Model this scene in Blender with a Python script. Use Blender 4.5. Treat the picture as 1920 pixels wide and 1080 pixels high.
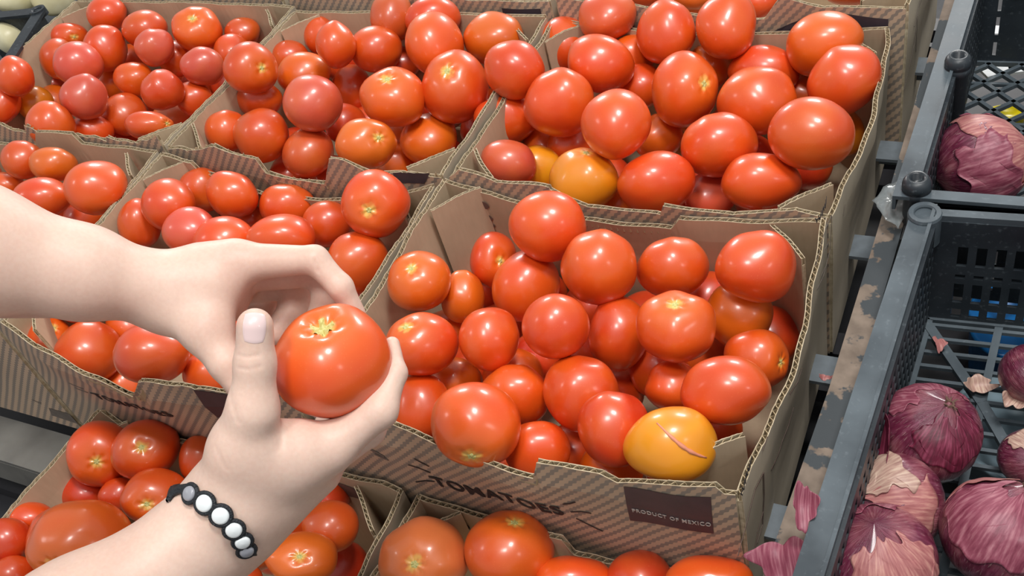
import bpy, math, random
import numpy as np
from mathutils import Vector, Matrix
random.seed(7)
for o in list(bpy.data.objects): bpy.data.objects.remove(o)
SC = bpy.context.scene; COL = SC.collection
# ------------------------------------------------------------------ camera
CAMP = (0.548088, -0.381229, 0.648674)
RIGHT = (0.892866, 0.390989, -0.223422); DOWN = (0.140102, -0.712700, -0.687335); FWD = (-0.427973, 0.582396, -0.691124)
cam = bpy.data.objects.new('camera', bpy.data.cameras.new('camera')); COL.objects.link(cam)
cam.data.sensor_width = 36; cam.data.lens = 1890.4/1920*36; cam.data.clip_start = .01
cam.matrix_world = Matrix(((RIGHT[0], -DOWN[0], -FWD[0], CAMP[0]), (RIGHT[1], -DOWN[1], -FWD[1], CAMP[1]), (RIGHT[2], -DOWN[2], -FWD[2], CAMP[2]), (0, 0, 0, 1)))
SC.camera = cam
# ------------------------------------------------------------------ world, lamps, exposure
w = bpy.data.worlds.new('shop'); SC.world = w; w.use_nodes = True
w.node_tree.nodes['Background'].inputs[0].default_value = (.98, .99, 1, 1)
w.node_tree.nodes['Background'].inputs[1].default_value = .42
SC.view_settings.view_transform = 'Standard'; SC.view_settings.look = 'None'
SC.view_settings.exposure = 0.0; SC.view_settings.gamma = 1; SC.view_settings.use_curve_mapping = False
def lamp(dx, dy, dz, dist, sx, sy, power, c=(1, .98, .95)):
    l = bpy.data.lights.new('ceiling_lamp', 'AREA'); l.shape = 'RECTANGLE'; l.size = sx; l.size_y = sy; l.energy = power; l.color = c
    o = bpy.data.objects.new('ceiling_lamp', l); COL.objects.link(o)
    v = Vector((dx, dy, dz)).normalized()*dist; o.location = v+Vector((.1, .25, 0))
    o.rotation_euler = (-v).to_track_quat('-Z', 'Y').to_euler()
    o['label'] = 'overhead shop lamp'; o['category'] = 'lamp'
    return o
lamp(-.60, .76, .36, 3.2, .62, .26, 30)
lamp(.02, .98, .30, 3.2, .62, .26, 30)
lamp(.30, .0, .94, 2.6, .46, .46, 44)
lamp(.12, -.36, .89, 2.6, .40, .40, 22)
lamp(-.74, -.36, .56, 2.8, .34, .34, 4)
lamp(.84, -.24, .48, 2.8, .30, .30, 3)
TOMS=[
('S', (0.1627, 0.6939, -0.017), 0.0291, 0.0199, (0.551, -0.171, -0.817), 0, 'o', 'orange-red tomato, second from left in back row, rearmost carton'),
('S', (0.2488, 0.6812, -0.017), 0.0204, 0.0192, (-0.447, 0.769, 0.457), 0, 'r', 'red tomato, third from left in back row, rearmost carton'),
('S', (0.1028, 0.7071, -0.017), 0.034, 0.0231, (0.774, 0.549, -0.315), 0, 'r', 'red tomato, leftmost in back row, rearmost carton'),
('S', (0.3566, 0.6996, -0.017), 0.0341, 0.0105, (-0.323, 0.842, 0.432), 0, 'r', 'red tomato, fourth from left in back row, rearmost carton'),
('L', (-0.7586, 0.5986, -0.0083), 0.0318, 0.0276, (0.69, 0.43, -0.582), 0, 'r', 'red tomato, third from left in back row, top-left carton'),
('L', (-0.6564, 0.5695, -0.012), 0.0347, 0.0291, (0.36, 0.179, -0.916), 0, 'r', 'red tomato, sixth from left in back row, top-left carton'),
('L', (-0.5542, 0.5736, -0.012), 0.0361, 0.033, (0.41, -0.321, 0.853), 1, 'o', 'orange-red tomato with stem scar, eighth from left in back row, top-left carton'),
('L', (-0.5014, 0.6028, -0.0356), 0.0269, 0.0229, (0.74, 0.446, -0.503), 0, 'r', 'red tomato, tenth from left in back row, top-left carton'),
('L', (-0.8235, 0.564, -0.0279), 0.028, 0.0204, (0.895, -0.411, 0.172), 1, 'r', 'red tomato with stem scar, leftmost in back row, top-left carton'),
('L', (-0.7091, 0.5269, -0.0217), 0.0316, 0.0348, (-0.254, 0.873, 0.416), 0, 'r', 'red tomato, fourth from left in second row, top-left carton'),
('L', (-0.5917, 0.5183, -0.0078), 0.0279, 0.0271, (-0.582, 0.662, 0.473), 0, 'p', 'pinkish red tomato, seventh from left in second row, top-left carton'),
('L', (-0.8098, 0.5153, -0.0361), 0.0275, 0.0317, (-0.175, 0.977, -0.118), 0, 'r', 'red tomato, second from left in second row, top-left carton'),
('L', (-0.6995, 0.4661, -0.0059), 0.0344, 0.0329, (-0.41, 0.566, -0.715), 0, 'p', 'pinkish red tomato, third from left in third row, top-left carton'),
('L', (-0.7436, 0.5812, -0.082), 0.028, 0.027, (-0.175, 0.947, 0.268), 0, 'r', 'half-hidden red tomato, fourth from left in back row, top-left carton'),
('L', (-0.6018, 0.5495, -0.049), 0.0289, 0.0265, (0.198, 0.973, -0.12), 0, 'r', 'red tomato, sixth from left in second row, top-left carton'),
('L', (-0.4745, 0.483, -0.0091), 0.0303, 0.0258, (-0.577, 0.666, 0.473), 0, 'p', 'pinkish red tomato, ninth from left in third row, top-left carton'),
('L', (-0.6188, 0.3903, -0.0036), 0.0311, 0.0311, (-0.456, 0.763, 0.458), 0, 'p', 'pinkish red tomato, fourth from left in fifth row, top-left carton'),
('L', (-0.7315, 0.519, -0.082), 0.028, 0.027, (-0.211, 0.899, -0.385), 0, 'o', 'half-hidden orange-red tomato, third from left in second row, top-left carton'),
('L', (-0.6257, 0.4836, -0.0421), 0.0298, 0.0259, (-0.198, 0.895, 0.4), 0, 'o', 'orange-red tomato, fifth from left in third row, top-left carton'),
('L', (-0.5063, 0.4274, -0.0103), 0.0291, 0.0277, (-0.589, 0.655, 0.474), 0, 'r', 'red tomato, ninth from left in fourth row, top-left carton'),
('L', (-0.4944, 0.4589, -0.0497), 0.0263, 0.0248, (-0.199, 0.894, 0.401), 0, 'r', 'red tomato, eighth from left in third row, top-left carton'),
('L', (-0.6165, 0.4312, -0.0638), 0.0318, 0.0318, (-0.617, -0.098, -0.781), 0, 'r', 'red tomato, seventh from left in fourth row, top-left carton'),
('L', (-0.4737, 0.3544, -0.012), 0.0315, 0.0189, (0.971, 0.214, 0.111), 1, 'r', 'red tomato with stem scar, eighth from left in fifth row, top-left carton'),
('L', (-0.6292, 0.38, -0.0542), 0.0288, 0.0227, (-0.879, -0.353, -0.319), 0, 'r', 'red tomato, third from left in fifth row, top-left carton'),
('L', (-0.6343, 0.3326, -0.0075), 0.032, 0.0313, (-0.017, 0.939, 0.343), 0, 'r', 'red tomato, only one in front row, top-left carton'),
('L', (-0.8113, 0.4376, -0.0654), 0.028, 0.0271, (-0.324, 0.841, 0.433), 0, 'y', 'greenish yellow-orange tomato low at left of top-left carton'),
('L', (-0.8245, 0.4749, -0.089), 0.028, 0.027, (0.512, 0.029, -0.859), 0, 'o', 'half-hidden orange-red tomato, leftmost in third row, top-left carton'),
('L', (-0.7887, 0.422, -0.0016), 0.0276, 0.0299, (-0.266, 0.697, -0.666), 0, 'r', 'red tomato, third from left in fourth row, top-left carton'),
('L', (-0.8184, 0.3988, -0.037), 0.0224, 0.0304, (0.506, -0.178, -0.844), 0, 'r', 'red tomato, leftmost in fourth row, top-left carton'),
('L', (-0.5546, 0.4555, -0.082), 0.028, 0.027, (0.051, -0.189, -0.981), 0, 'c', 'half-hidden pale coral tomato, sixth from left in third row, top-left carton'),
('L', (-0.8554, 0.5139, -0.0864), 0.028, 0.027, (-0.137, 0.914, 0.382), 0, 'p', 'half-hidden pinkish red tomato, leftmost in second row, top-left carton'),
('M', (-0.3579, 0.4548, 0.0144), 0.034, 0.0333, (0.945, -0.24, 0.223), 1, 'r', 'red tomato with stem scar, second from left in fifth row, top-middle carton'),
('M', (-0.4927, 0.5603, -0.0398), 0.028, 0.027, (0.589, 0.56, -0.583), 0, 'r', 'half-hidden red tomato, leftmost in third row, top-middle carton'),
('M', (-0.3503, 0.5926, -0.0277), 0.0233, 0.027, (0.285, 0.863, -0.417), 0, 'r', 'red tomato, second from left in third row, top-middle carton'),
('M', (-0.2592, 0.5155, 0.013), 0.0263, 0.0304, (-0.337, 0.835, 0.435), 0, 'r', 'red tomato, fourth from left in fourth row, top-middle carton'),
('M', (-0.3789, 0.5494, -0.0403), 0.028, 0.027, (-0.171, 0.904, 0.393), 0, 'r', 'half-hidden red tomato, leftmost in fourth row, top-middle carton'),
('M', (-0.3334, 0.515, -0.0375), 0.0371, 0.0298, (0.7, 0.499, -0.51), 0, 'o', 'orange-red tomato, second from left in fourth row, top-middle carton'),
('M', (-0.3722, 0.4577, -0.0398), 0.0309, 0.0251, (-0.203, 0.893, 0.402), 0, 'r', 'red tomato, leftmost in fifth row, top-middle carton'),
('M', (-0.2388, 0.413, -0.0026), 0.0363, 0.035, (-0.381, 0.656, -0.651), 0, 'p', 'pinkish red tomato, third from left in sixth row, top-middle carton'),
('M', (-0.3761, 0.386, -0.0374), 0.028, 0.027, (-0.343, 0.832, 0.437), 0, 'r', 'half-hidden red tomato, leftmost in front row, top-middle carton'),
('M', (-0.3172, 0.3829, -0.0372), 0.0361, 0.0348, (-0.136, 0.914, 0.382), 0, 'r', 'red tomato, third from left in front row, top-middle carton'),
('M', (-0.2533, 0.3835, -0.058), 0.0324, 0.0324, (0.437, -0.042, -0.898), 0, 'b', 'dull brick-red tomato, fifth from left in front row, top-middle carton'),
('M', (-0.2904, 0.5463, -0.082), 0.028, 0.0342, (-0.367, 0.891, -0.267), 0, 'r', 'half-hidden red tomato, third from left in fourth row, top-middle carton'),
('M', (-0.3107, 0.6514, -0.0391), 0.028, 0.027, (-0.206, 0.908, 0.365), 0, 'r', 'half-hidden red tomato, only one in second row, top-middle carton'),
('M', (-0.2236, 0.6003, 0.0012), 0.0293, 0.0328, (-0.105, 0.513, -0.852), 0, 'b', 'dull brick-red tomato, sixth from left in third row, top-middle carton'),
('M', (-0.2283, 0.5509, -0.0168), 0.0353, 0.0304, (0.711, 0.548, -0.44), 0, 'r', 'red tomato, sixth from left in fourth row, top-middle carton'),
('M', (-0.2285, 0.5912, -0.0692), 0.028, 0.027, (0.358, 0.247, -0.901), 0, 'r', 'half-hidden red tomato, fifth from left in third row, top-middle carton'),
('M', (-0.1576, 0.5968, 0.0021), 0.037, 0.0279, (0.419, 0.435, -0.797), 0, 'r', 'red tomato, eighth from left in third row, top-middle carton'),
('M', (-0.1251, 0.539, 0.0046), 0.0369, 0.0403, (-0.727, 0.008, -0.686), 0, 'r', 'red tomato, seventh from left in fourth row, top-middle carton'),
('M', (-0.1326, 0.4334, 0.0006), 0.0398, 0.0366, (0.189, -0.13, 0.973), 1, 'o', 'orange-red tomato with stem scar, fifth from left in sixth row, top-middle carton'),
('M', (-0.0712, 0.4777, -0.0134), 0.0414, 0.0446, (0.159, -0.413, 0.897), 1, 'r', 'red tomato with pale yellow stem scar facing camera, right of top-middle carton'),
('M', (-0.1059, 0.6705, -0.0368), 0.0354, 0.0275, (0.337, 0.762, -0.554), 0, 'r', 'half-hidden red tomato, second from left in back row, top-middle carton'),
('M', (-0.0657, 0.5826, -0.0141), 0.0393, 0.0339, (-0.076, 0.859, -0.506), 0, 'o', 'orange-red tomato, tenth from left in third row, top-middle carton'),
('M', (-0.1317, 0.3584, -0.012), 0.0355, 0.0293, (0.851, -0.116, 0.512), 1, 'o', 'orange-red tomato with stem scar, seventh from left in front row, top-middle carton'),
('M', (-0.1039, 0.4361, -0.063), 0.0356, 0.033, (0.229, -0.172, -0.958), 0, 'o', 'orange-red tomato, sixth from left in sixth row, top-middle carton'),
('M', (-0.1743, 0.4627, -0.0928), 0.028, 0.0347, (0.315, 0.661, -0.681), 0, 'o', 'half-hidden orange-red tomato, fifth from left in fifth row, top-middle carton'),
('M', (-0.2579, 0.473, -0.082), 0.028, 0.0271, (-0.909, -0.169, -0.382), 0, 'd', 'half-hidden deep red tomato, fourth from left in fifth row, top-middle carton'),
('M', (-0.1512, 0.414, -0.091), 0.028, 0.027, (-0.28, -0.35, -0.894), 0, 'o', 'half-hidden orange-red tomato, fourth from left in sixth row, top-middle carton'),
('M', (-0.2052, 0.7131, -0.0389), 0.028, 0.027, (-0.316, -0.031, -0.948), 0, 'r', 'half-hidden red tomato, leftmost in back row, top-middle carton'),
('M', (-0.3319, 0.5915, -0.0732), 0.028, 0.027, (-0.16, 0.907, 0.389), 0, 'd', 'half-hidden deep red tomato, third from left in third row, top-middle carton'),
('R', (0.023, 0.6033, -0.0336), 0.0343, 0.0363, (-0.222, -0.561, -0.798), 0, 'r', 'half-hidden red tomato, leftmost in third row, top-right carton'),
('R', (0.0826, 0.6098, 0.0054), 0.0349, 0.031, (-0.093, -0.174, -0.98), 0, 'b', 'dull brick-red tomato, only one in second row, top-right carton'),
('R', (0.102, 0.5283, -0.0062), 0.0391, 0.0341, (-0.802, -0.48, -0.356), 0, 'r', 'red tomato, second from left in fourth row, top-right carton'),
('R', (0.1645, 0.5822, 0.0026), 0.0335, 0.0372, (0.426, 0.73, -0.534), 0, 'r', 'red tomato, fourth from left in third row, top-right carton'),
('R', (0.2362, 0.5815, 0.014), 0.0342, 0.0372, (-0.254, 0.815, 0.52), 0, 'r', 'red tomato, sixth from left in third row, top-right carton'),
('R', (0.1512, 0.7036, -0.0338), 0.028, 0.027, (-0.247, 0.636, -0.731), 0, 'o', 'half-hidden orange-red tomato, only one in back row, top-right carton'),
('R', (0.0166, 0.4783, 0.0151), 0.0352, 0.0339, (0.183, 0.787, -0.589), 0, 'r', 'red tomato, second from left in fifth row, top-right carton'),
('R', (0.1361, 0.55, -0.0512), 0.028, 0.027, (0.789, 0.457, -0.41), 0, 'r', 'half-hidden red tomato, third from left in fourth row, top-right carton'),
('R', (0.1148, 0.5886, -0.0381), 0.028, 0.027, (-0.802, 0.551, -0.23), 0, 'o', 'half-hidden orange-red tomato, third from left in third row, top-right carton'),
('R', (0.2114, 0.4978, -0.012), 0.0365, 0.0418, (0.804, -0.323, 0.499), 1, 'r', 'red tomato with stem scar, fifth from left in fourth row, top-right carton'),
('R', (0.2088, 0.5891, -0.0471), 0.028, 0.027, (-0.627, 0.769, 0.121), 0, 'o', 'half-hidden orange-red tomato, fifth from left in third row, top-right carton'),
('R', (0.2798, 0.5694, -0.0352), 0.0392, 0.029, (0.42, 0.904, -0.081), 0, 'r', 'red tomato, eighth from left in third row, top-right carton'),
('R', (0.2937, 0.4849, -0.0129), 0.0413, 0.0368, (0.547, 0.728, -0.413), 0, 'r', 'red tomato, ninth from left in fifth row, top-right carton'),
('R', (0.3446, 0.579, -0.0021), 0.0394, 0.0348, (0.783, 0.433, -0.446), 0, 'o', 'orange-red tomato, tenth from left in third row, top-right carton'),
('R', (0.3778, 0.5176, -0.0051), 0.0371, 0.0366, (-0.437, 0.776, 0.455), 0, 'r', 'red tomato, ninth from left in fourth row, top-right carton'),
('R', (0.3694, 0.399, 0.0182), 0.0404, 0.0348, (0.478, 0.817, -0.322), 0, 'r', 'red tomato, seventh from left in sixth row, top-right carton'),
('R', (0.3702, 0.5293, -0.082), 0.028, 0.027, (0.105, 0.949, 0.296), 0, 'y', 'yellow-orange tomato peeking from behind the big right tomato, top-right carton'),
('R', (0.0779, 0.4521, -0.0069), 0.0398, 0.038, (-0.391, 0.805, 0.447), 0, 'r', 'red tomato, fifth from left in fifth row, top-right carton'),
('R', (0.1772, 0.3824, 0.0256), 0.0361, 0.0372, (-0.192, 0.118, -0.974), 0, 'r', 'red tomato, sixth from left in front row, top-right carton'),
('R', (-0.0004, 0.4577, -0.0411), 0.0381, 0.0305, (-0.371, 0.816, 0.443), 0, 'r', 'red tomato, leftmost in fifth row, top-right carton'),
('R', (0.041, 0.3765, -0.0358), 0.0317, 0.0257, (0.25, 0.916, 0.315), 0, 'p', 'pinkish red tomato, leftmost in front row, top-right carton'),
('R', (0.0545, 0.4127, -0.0731), 0.028, 0.027, (-0.157, 0.908, 0.388), 0, 'y', 'half-hidden yellow-orange tomato, leftmost in sixth row, top-right carton'),
('R', (0.1447, 0.3493, -0.0249), 0.0366, 0.0343, (0.133, 0.311, 0.941), 1, 'y', 'yellow-orange tomato with ribbed shoulders at front of top-right carton'),
('R', (0.2223, 0.3555, -0.0249), 0.0399, 0.0328, (-0.805, 0.529, -0.267), 0, 'r', 'red tomato, seventh from left in front row, top-right carton'),
('R', (0.272, 0.4156, -0.0187), 0.0397, 0.0331, (-0.464, 0.757, 0.459), 0, 'r', 'red tomato, fifth from left in sixth row, top-right carton'),
('R', (0.3252, 0.3751, -0.0274), 0.0393, 0.0287, (-0.235, 0.626, -0.744), 0, 'r', 'red tomato, tenth from left in front row, top-right carton'),
('R', (0.0772, 0.4588, -0.073), 0.028, 0.027, (-0.796, 0.586, 0.153), 0, 'r', 'half-hidden red tomato, fourth from left in fifth row, top-right carton'),
('R', (0.0333, 0.4758, -0.0894), 0.028, 0.027, (-0.1, 0.508, -0.855), 0, 'o', 'half-hidden orange-red tomato, third from left in fifth row, top-right carton'),
('R', (0.1786, 0.4824, -0.0707), 0.028, 0.027, (-0.627, 0.739, 0.247), 0, 'o', 'half-hidden orange-red tomato, seventh from left in fifth row, top-right carton'),
('R', (0.1841, 0.5262, -0.1001), 0.028, 0.027, (0.527, -0.609, 0.593), 1, 'g', 'half-hidden greenish tomato with stem scar, fourth from left in fourth row, top-right carton'),
('R', (0.3182, 0.5877, -0.0752), 0.028, 0.027, (0.66, 0.082, -0.747), 0, 'o', 'half-hidden orange-red tomato, ninth from left in third row, top-right carton'),
('R', (0.3479, 0.4695, -0.082), 0.028, 0.027, (-0.436, 0.777, 0.455), 0, 'd', 'half-hidden deep red tomato, eleventh from left in fifth row, top-right carton'),
('R', (0.2595, 0.4037, -0.082), 0.028, 0.027, (-0.456, 0.763, 0.458), 0, 'p', 'half-hidden pinkish red tomato, fourth from left in sixth row, top-right carton'),
('R', (0.1631, 0.3782, -0.082), 0.028, 0.027, (0.417, 0.358, -0.835), 0, 'o', 'half-hidden orange-red tomato, fifth from left in front row, top-right carton'),
('K', (-0.6238, 0.2631, -0.012), 0.0268, 0.0254, (-0.451, 0.766, 0.457), 0, 'r', 'red tomato, sixth from left in back row, left-edge carton above forearm'),
('K', (-0.5654, 0.2623, -0.012), 0.0311, 0.0221, (-0.15, 0.91, 0.386), 0, 'o', 'orange-red tomato, seventh from left in back row, left-edge carton above forearm'),
('K', (-0.4334, 0.2146, 0.006), 0.0372, 0.0333, (-0.07, -0.117, -0.991), 0, 'r', 'red tomato, sixth from left in second row, left-edge carton above forearm'),
('K', (-0.5287, 0.2029, -0.012), 0.0359, 0.0253, (-0.056, 0.456, -0.888), 0, 'r', 'red tomato, fourth from left in second row, left-edge carton above forearm'),
('K', (-0.6608, 0.2428, -0.042), 0.023, 0.0172, (-0.359, -0.087, -0.929), 0, 'r', 'red tomato, fourth from left in back row, left-edge carton above forearm'),
('K', (-0.534, 0.239, -0.082), 0.028, 0.027, (-0.545, 0.832, 0.109), 0, 'r', 'half-hidden red tomato, eighth from left in back row, left-edge carton above forearm'),
('K', (-0.7257, 0.2512, -0.042), 0.0309, 0.028, (-0.106, 0.922, 0.372), 0, 'r', 'red tomato, second from left in back row, left-edge carton above forearm'),
('K', (-0.6295, 0.1693, -0.042), 0.0303, 0.0275, (-0.461, 0.76, 0.459), 0, 'r', 'red tomato, second from left in second row, left-edge carton above forearm'),
('B', (-0.3233, 0.214, -0.0055), 0.0322, 0.031, (0.518, 0.706, -0.483), 0, 'r', 'red tomato, second from left in second row, carton behind the hands'),
('B', (-0.3319, 0.2728, -0.0347), 0.028, 0.027, (-0.413, 0.867, 0.28), 0, 'r', 'half-hidden red tomato, second from left in back row, carton behind the hands'),
('B', (-0.2568, 0.2495, -0.012), 0.0309, 0.0272, (0.209, 0.972, -0.106), 0, 'r', 'red tomato, fifth from left in back row, carton behind the hands'),
('B', (-0.2015, 0.2687, -0.0405), 0.0336, 0.0267, (0.04, 0.946, 0.322), 0, 'r', 'red tomato, seventh from left in back row, carton behind the hands'),
('B', (-0.0389, 0.2362, 0.0162), 0.036, 0.0355, (0.377, -0.799, 0.469), 1, 'r', 'red tomato with pale stem scar facing camera, back right corner of carton behind hands'),
('B', (-0.3722, 0.1998, -0.0287), 0.0254, 0.0298, (-0.35, 0.931, -0.1), 0, 'r', 'red tomato, leftmost in second row, carton behind the hands'),
('B', (-0.2725, 0.1862, -0.0123), 0.0313, 0.0271, (0.442, 0.462, -0.769), 0, 'p', 'pinkish red tomato, third from left in second row, carton behind the hands'),
('B', (-0.216, 0.1779, -0.0101), 0.034, 0.0264, (0.409, 0.137, -0.902), 0, 'r', 'red tomato, fourth from left in second row, carton behind the hands'),
('B', (-0.1477, 0.1935, -0.012), 0.0374, 0.0271, (0.699, 0.606, -0.379), 0, 'r', 'red tomato, fifth from left in second row, carton behind the hands'),
('B', (-0.1361, 0.2518, -0.042), 0.0283, 0.0265, (0.159, 0.283, -0.946), 0, 'r', 'red tomato, eighth from left in back row, carton behind the hands'),
('B', (-0.0535, 0.1921, -0.0293), 0.0325, 0.0331, (-0.484, 0.743, 0.462), 0, 'r', 'red tomato, eighth from left in second row, carton behind the hands'),
('B', (-0.2774, 0.2712, -0.0764), 0.028, 0.027, (0.271, -0.2, -0.941), 0, 'r', 'half-hidden red tomato, fourth from left in back row, carton behind the hands'),
('B', (-0.3835, 0.0298, -0.0539), 0.0238, 0.0285, (0.541, 0.352, 0.764), 1, 'r', 'red tomato with stem scar, leftmost in fifth row, carton behind the hands'),
('B', (-0.3287, 0.0301, -0.0585), 0.0362, 0.035, (-0.365, 0.82, 0.441), 0, 'r', 'red tomato, second from left in fifth row, carton behind the hands'),
('B', (-0.1751, 0.007, 0.006), 0.0373, 0.0295, (0.432, 0.604, -0.669), 0, 'r', 'red tomato, only one in front row, carton behind the hands'),
('B', (-0.3263, 0.0899, -0.082), 0.028, 0.027, (-0.774, -0.089, -0.627), 0, 'r', 'half-hidden red tomato, second from left in fourth row, carton behind the hands'),
('B', (-0.1439, 0.0272, -0.042), 0.0268, 0.0225, (-0.092, 0.925, 0.368), 0, 'r', 'red tomato, fourth from left in fifth row, carton behind the hands'),
('B', (-0.2248, 0.0708, -0.0744), 0.028, 0.027, (-0.656, 0.752, -0.059), 0, 'r', 'half-hidden red tomato, third from left in fourth row, carton behind the hands'),
('B', (-0.3105, 0.034, -0.1162), 0.028, 0.027, (-0.455, 0.525, -0.72), 0, 'o', 'half-hidden orange-red tomato, third from left in fifth row, carton behind the hands'),
('B', (-0.209, 0.1183, -0.0931), 0.028, 0.027, (-0.462, 0.571, -0.678), 0, 'r', 'half-hidden red tomato, fourth from left in fourth row, carton behind the hands'),
('B', (-0.369, 0.0805, -0.0344), 0.0336, 0.0288, (-0.219, -0.068, -0.973), 0, 'r', 'half-hidden red tomato, leftmost in fourth row, carton behind the hands'),
('B', (-0.123, 0.175, -0.082), 0.0319, 0.0295, (-0.553, 0.584, -0.594), 0, 'd', 'half-hidden deep red tomato, sixth from left in second row, carton behind the hands'),
('B', (-0.1488, 0.1135, -0.082), 0.0312, 0.0289, (0.155, 0.181, -0.971), 0, 'd', 'half-hidden deep red tomato, fifth from left in fourth row, carton behind the hands'),
('B', (-0.3116, 0.1545, -0.082), 0.0338, 0.0301, (-0.097, -0.364, -0.926), 0, 'd', 'half-hidden deep red tomato, leftmost in third row, carton behind the hands'),
('B', (-0.2213, 0.1737, -0.0835), 0.0331, 0.0294, (0.015, 0.944, 0.331), 0, 'd', 'half-hidden deep red tomato, second from left in third row, carton behind the hands'),
('A', (0.1599, 0.2311, 0.0194), 0.037, 0.0339, (-0.124, 0.955, -0.27), 0, 'r', 'topmost red tomato leaning over back edge of carton reading TOMATOES'),
('A', (0.0846, 0.2336, -0.042), 0.0241, 0.0295, (0.72, -0.444, 0.534), 1, 'r', 'red tomato with stem scar, second from left in back row, carton reading TOMATOES'),
('A', (0.1378, 0.2, -0.0346), 0.0334, 0.0355, (-0.897, 0.244, 0.368), 0, 'r', 'red tomato, fifth from left in second row, carton reading TOMATOES'),
('A', (0.2245, 0.1956, 0.012), 0.0348, 0.0348, (-0.325, 0.934, -0.149), 0, 'r', 'red tomato, seventh from left in second row, carton reading TOMATOES'),
('A', (0.2811, 0.2296, -0.012), 0.0333, 0.0284, (-0.239, 0.879, 0.412), 0, 'r', 'red tomato, seventh from left in back row, carton reading TOMATOES'),
('A', (0.3599, 0.224, 0.0096), 0.0347, 0.0315, (-0.266, 0.868, 0.418), 0, 'r', 'red tomato, tenth from left in back row, carton reading TOMATOES'),
('A', (0.0437, 0.1628, -0.0083), 0.0313, 0.0298, (0.131, -0.264, 0.956), 1, 'o', 'orange-red tomato with creased stem end, beside left wall of carton reading TOMATOES'),
('A', (0.0706, 0.1847, -0.048), 0.022, 0.0269, (-0.282, 0.861, 0.422), 0, 'o', 'orange-red tomato, third from left in second row, carton reading TOMATOES'),
('A', (0.088, 0.0855, -0.0033), 0.034, 0.0292, (-0.099, -0.104, 0.99), 1, 'r', 'red tomato with stem scar, leftmost in fourth row, carton reading TOMATOES'),
('A', (0.0418, 0.1725, -0.1003), 0.028, 0.027, (-0.165, 0.906, 0.391), 0, 'o', 'half-hidden orange-red tomato, leftmost in second row, carton reading TOMATOES'),
('A', (0.1467, 0.1076, -0.0073), 0.0274, 0.0289, (0.644, 0.704, -0.3), 0, 'r', 'red tomato, second from left in third row, carton reading TOMATOES'),
('A', (0.2151, 0.1151, 0.0182), 0.0294, 0.0284, (-0.28, 0.862, 0.422), 0, 'r', 'red tomato, fifth from left in third row, carton reading TOMATOES'),
('A', (0.2464, 0.1644, -0.0389), 0.0283, 0.0351, (-0.805, 0.576, -0.139), 0, 'r', 'red tomato, eighth from left in second row, carton reading TOMATOES'),
('A', (0.3113, 0.1465, 0.006), 0.0338, 0.0307, (0.085, 0.068, 0.994), 1, 'r', 'red tomato with stem scar, seventh from left in third row, carton reading TOMATOES'),
('A', (0.343, 0.2164, -0.0481), 0.0301, 0.0301, (-0.135, 0.817, -0.56), 0, 'o', 'orange-red tomato, eleventh from left in second row, carton reading TOMATOES'),
('A', (0.3728, 0.1633, -0.042), 0.0281, 0.0267, (0.946, -0.157, 0.283), 1, 'r', 'red tomato with stem scar, twelfth from left in second row, carton reading TOMATOES'),
('A', (0.3692, 0.0906, 0.006), 0.0353, 0.0274, (0.35, 0.531, -0.772), 0, 'r', 'red tomato, eighth from left in fourth row, carton reading TOMATOES'),
('A', (0.3113, 0.1207, -0.042), 0.0244, 0.0221, (-0.656, 0.361, -0.663), 0, 'r', 'red tomato, eighth from left in third row, carton reading TOMATOES'),
('A', (0.2425, 0.083, -0.0273), 0.0331, 0.0331, (-0.15, 0.91, 0.386), 0, 'r', 'red tomato, sixth from left in fourth row, carton reading TOMATOES'),
('A', (0.1789, 0.0748, -0.0392), 0.0314, 0.0285, (-0.424, 0.904, -0.056), 0, 'r', 'red tomato, fourth from left in fourth row, carton reading TOMATOES'),
('A', (0.1535, 0.1147, -0.0669), 0.0292, 0.027, (0.093, 0.884, -0.459), 0, 'o', 'half-hidden orange-red tomato, third from left in third row, carton reading TOMATOES'),
('A', (0.1828, 0.0094, 0.006), 0.0372, 0.035, (0.336, -0.94, 0.054), 1, 'r', 'large red tomato with stem scar underneath and a dark speck, carton reading TOMATOES'),
('A', (0.0945, 0.0466, -0.0475), 0.0293, 0.0318, (0.018, 0.162, -0.987), 0, 'r', 'red tomato, second from left in front row, carton reading TOMATOES'),
('A', (0.2879, 0.0454, -0.012), 0.0294, 0.0307, (-0.105, 0.922, 0.372), 0, 'd', 'deep red tomato, eighth from left in front row, carton reading TOMATOES'),
('A', (0.343, 0.0303, 0.0069), 0.0359, 0.029, (-0.362, 0.821, 0.441), 0, 'y', 'big yellow-orange tomato with a pink healed scar, front of carton reading TOMATOES'),
('A', (0.2208, 0.027, -0.042), 0.028, 0.0258, (-0.361, 0.822, 0.441), 0, 'r', 'red tomato, sixth from left in front row, carton reading TOMATOES'),
('A', (0.2312, 0.0632, -0.0932), 0.028, 0.027, (-0.233, 0.953, -0.193), 0, 'r', 'half-hidden red tomato, fifth from left in fourth row, carton reading TOMATOES'),
('A', (0.2774, 0.043, -0.0748), 0.028, 0.027, (-0.724, 0.69, 0.025), 0, 'o', 'half-hidden orange-red tomato, seventh from left in front row, carton reading TOMATOES'),
('A', (0.0954, 0.0954, -0.0738), 0.028, 0.027, (-0.575, 0.81, -0.115), 0, 'o', 'half-hidden orange-red tomato, second from left in fourth row, carton reading TOMATOES'),
('A', (0.2776, 0.1677, -0.086), 0.028, 0.027, (-0.208, 0.891, 0.403), 0, 'r', 'half-hidden red tomato, ninth from left in second row, carton reading TOMATOES'),
('A', (0.3017, 0.2082, -0.1117), 0.028, 0.027, (-0.338, 0.834, 0.436), 0, 'r', 'half-hidden red tomato, tenth from left in second row, carton reading TOMATOES'),
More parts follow.
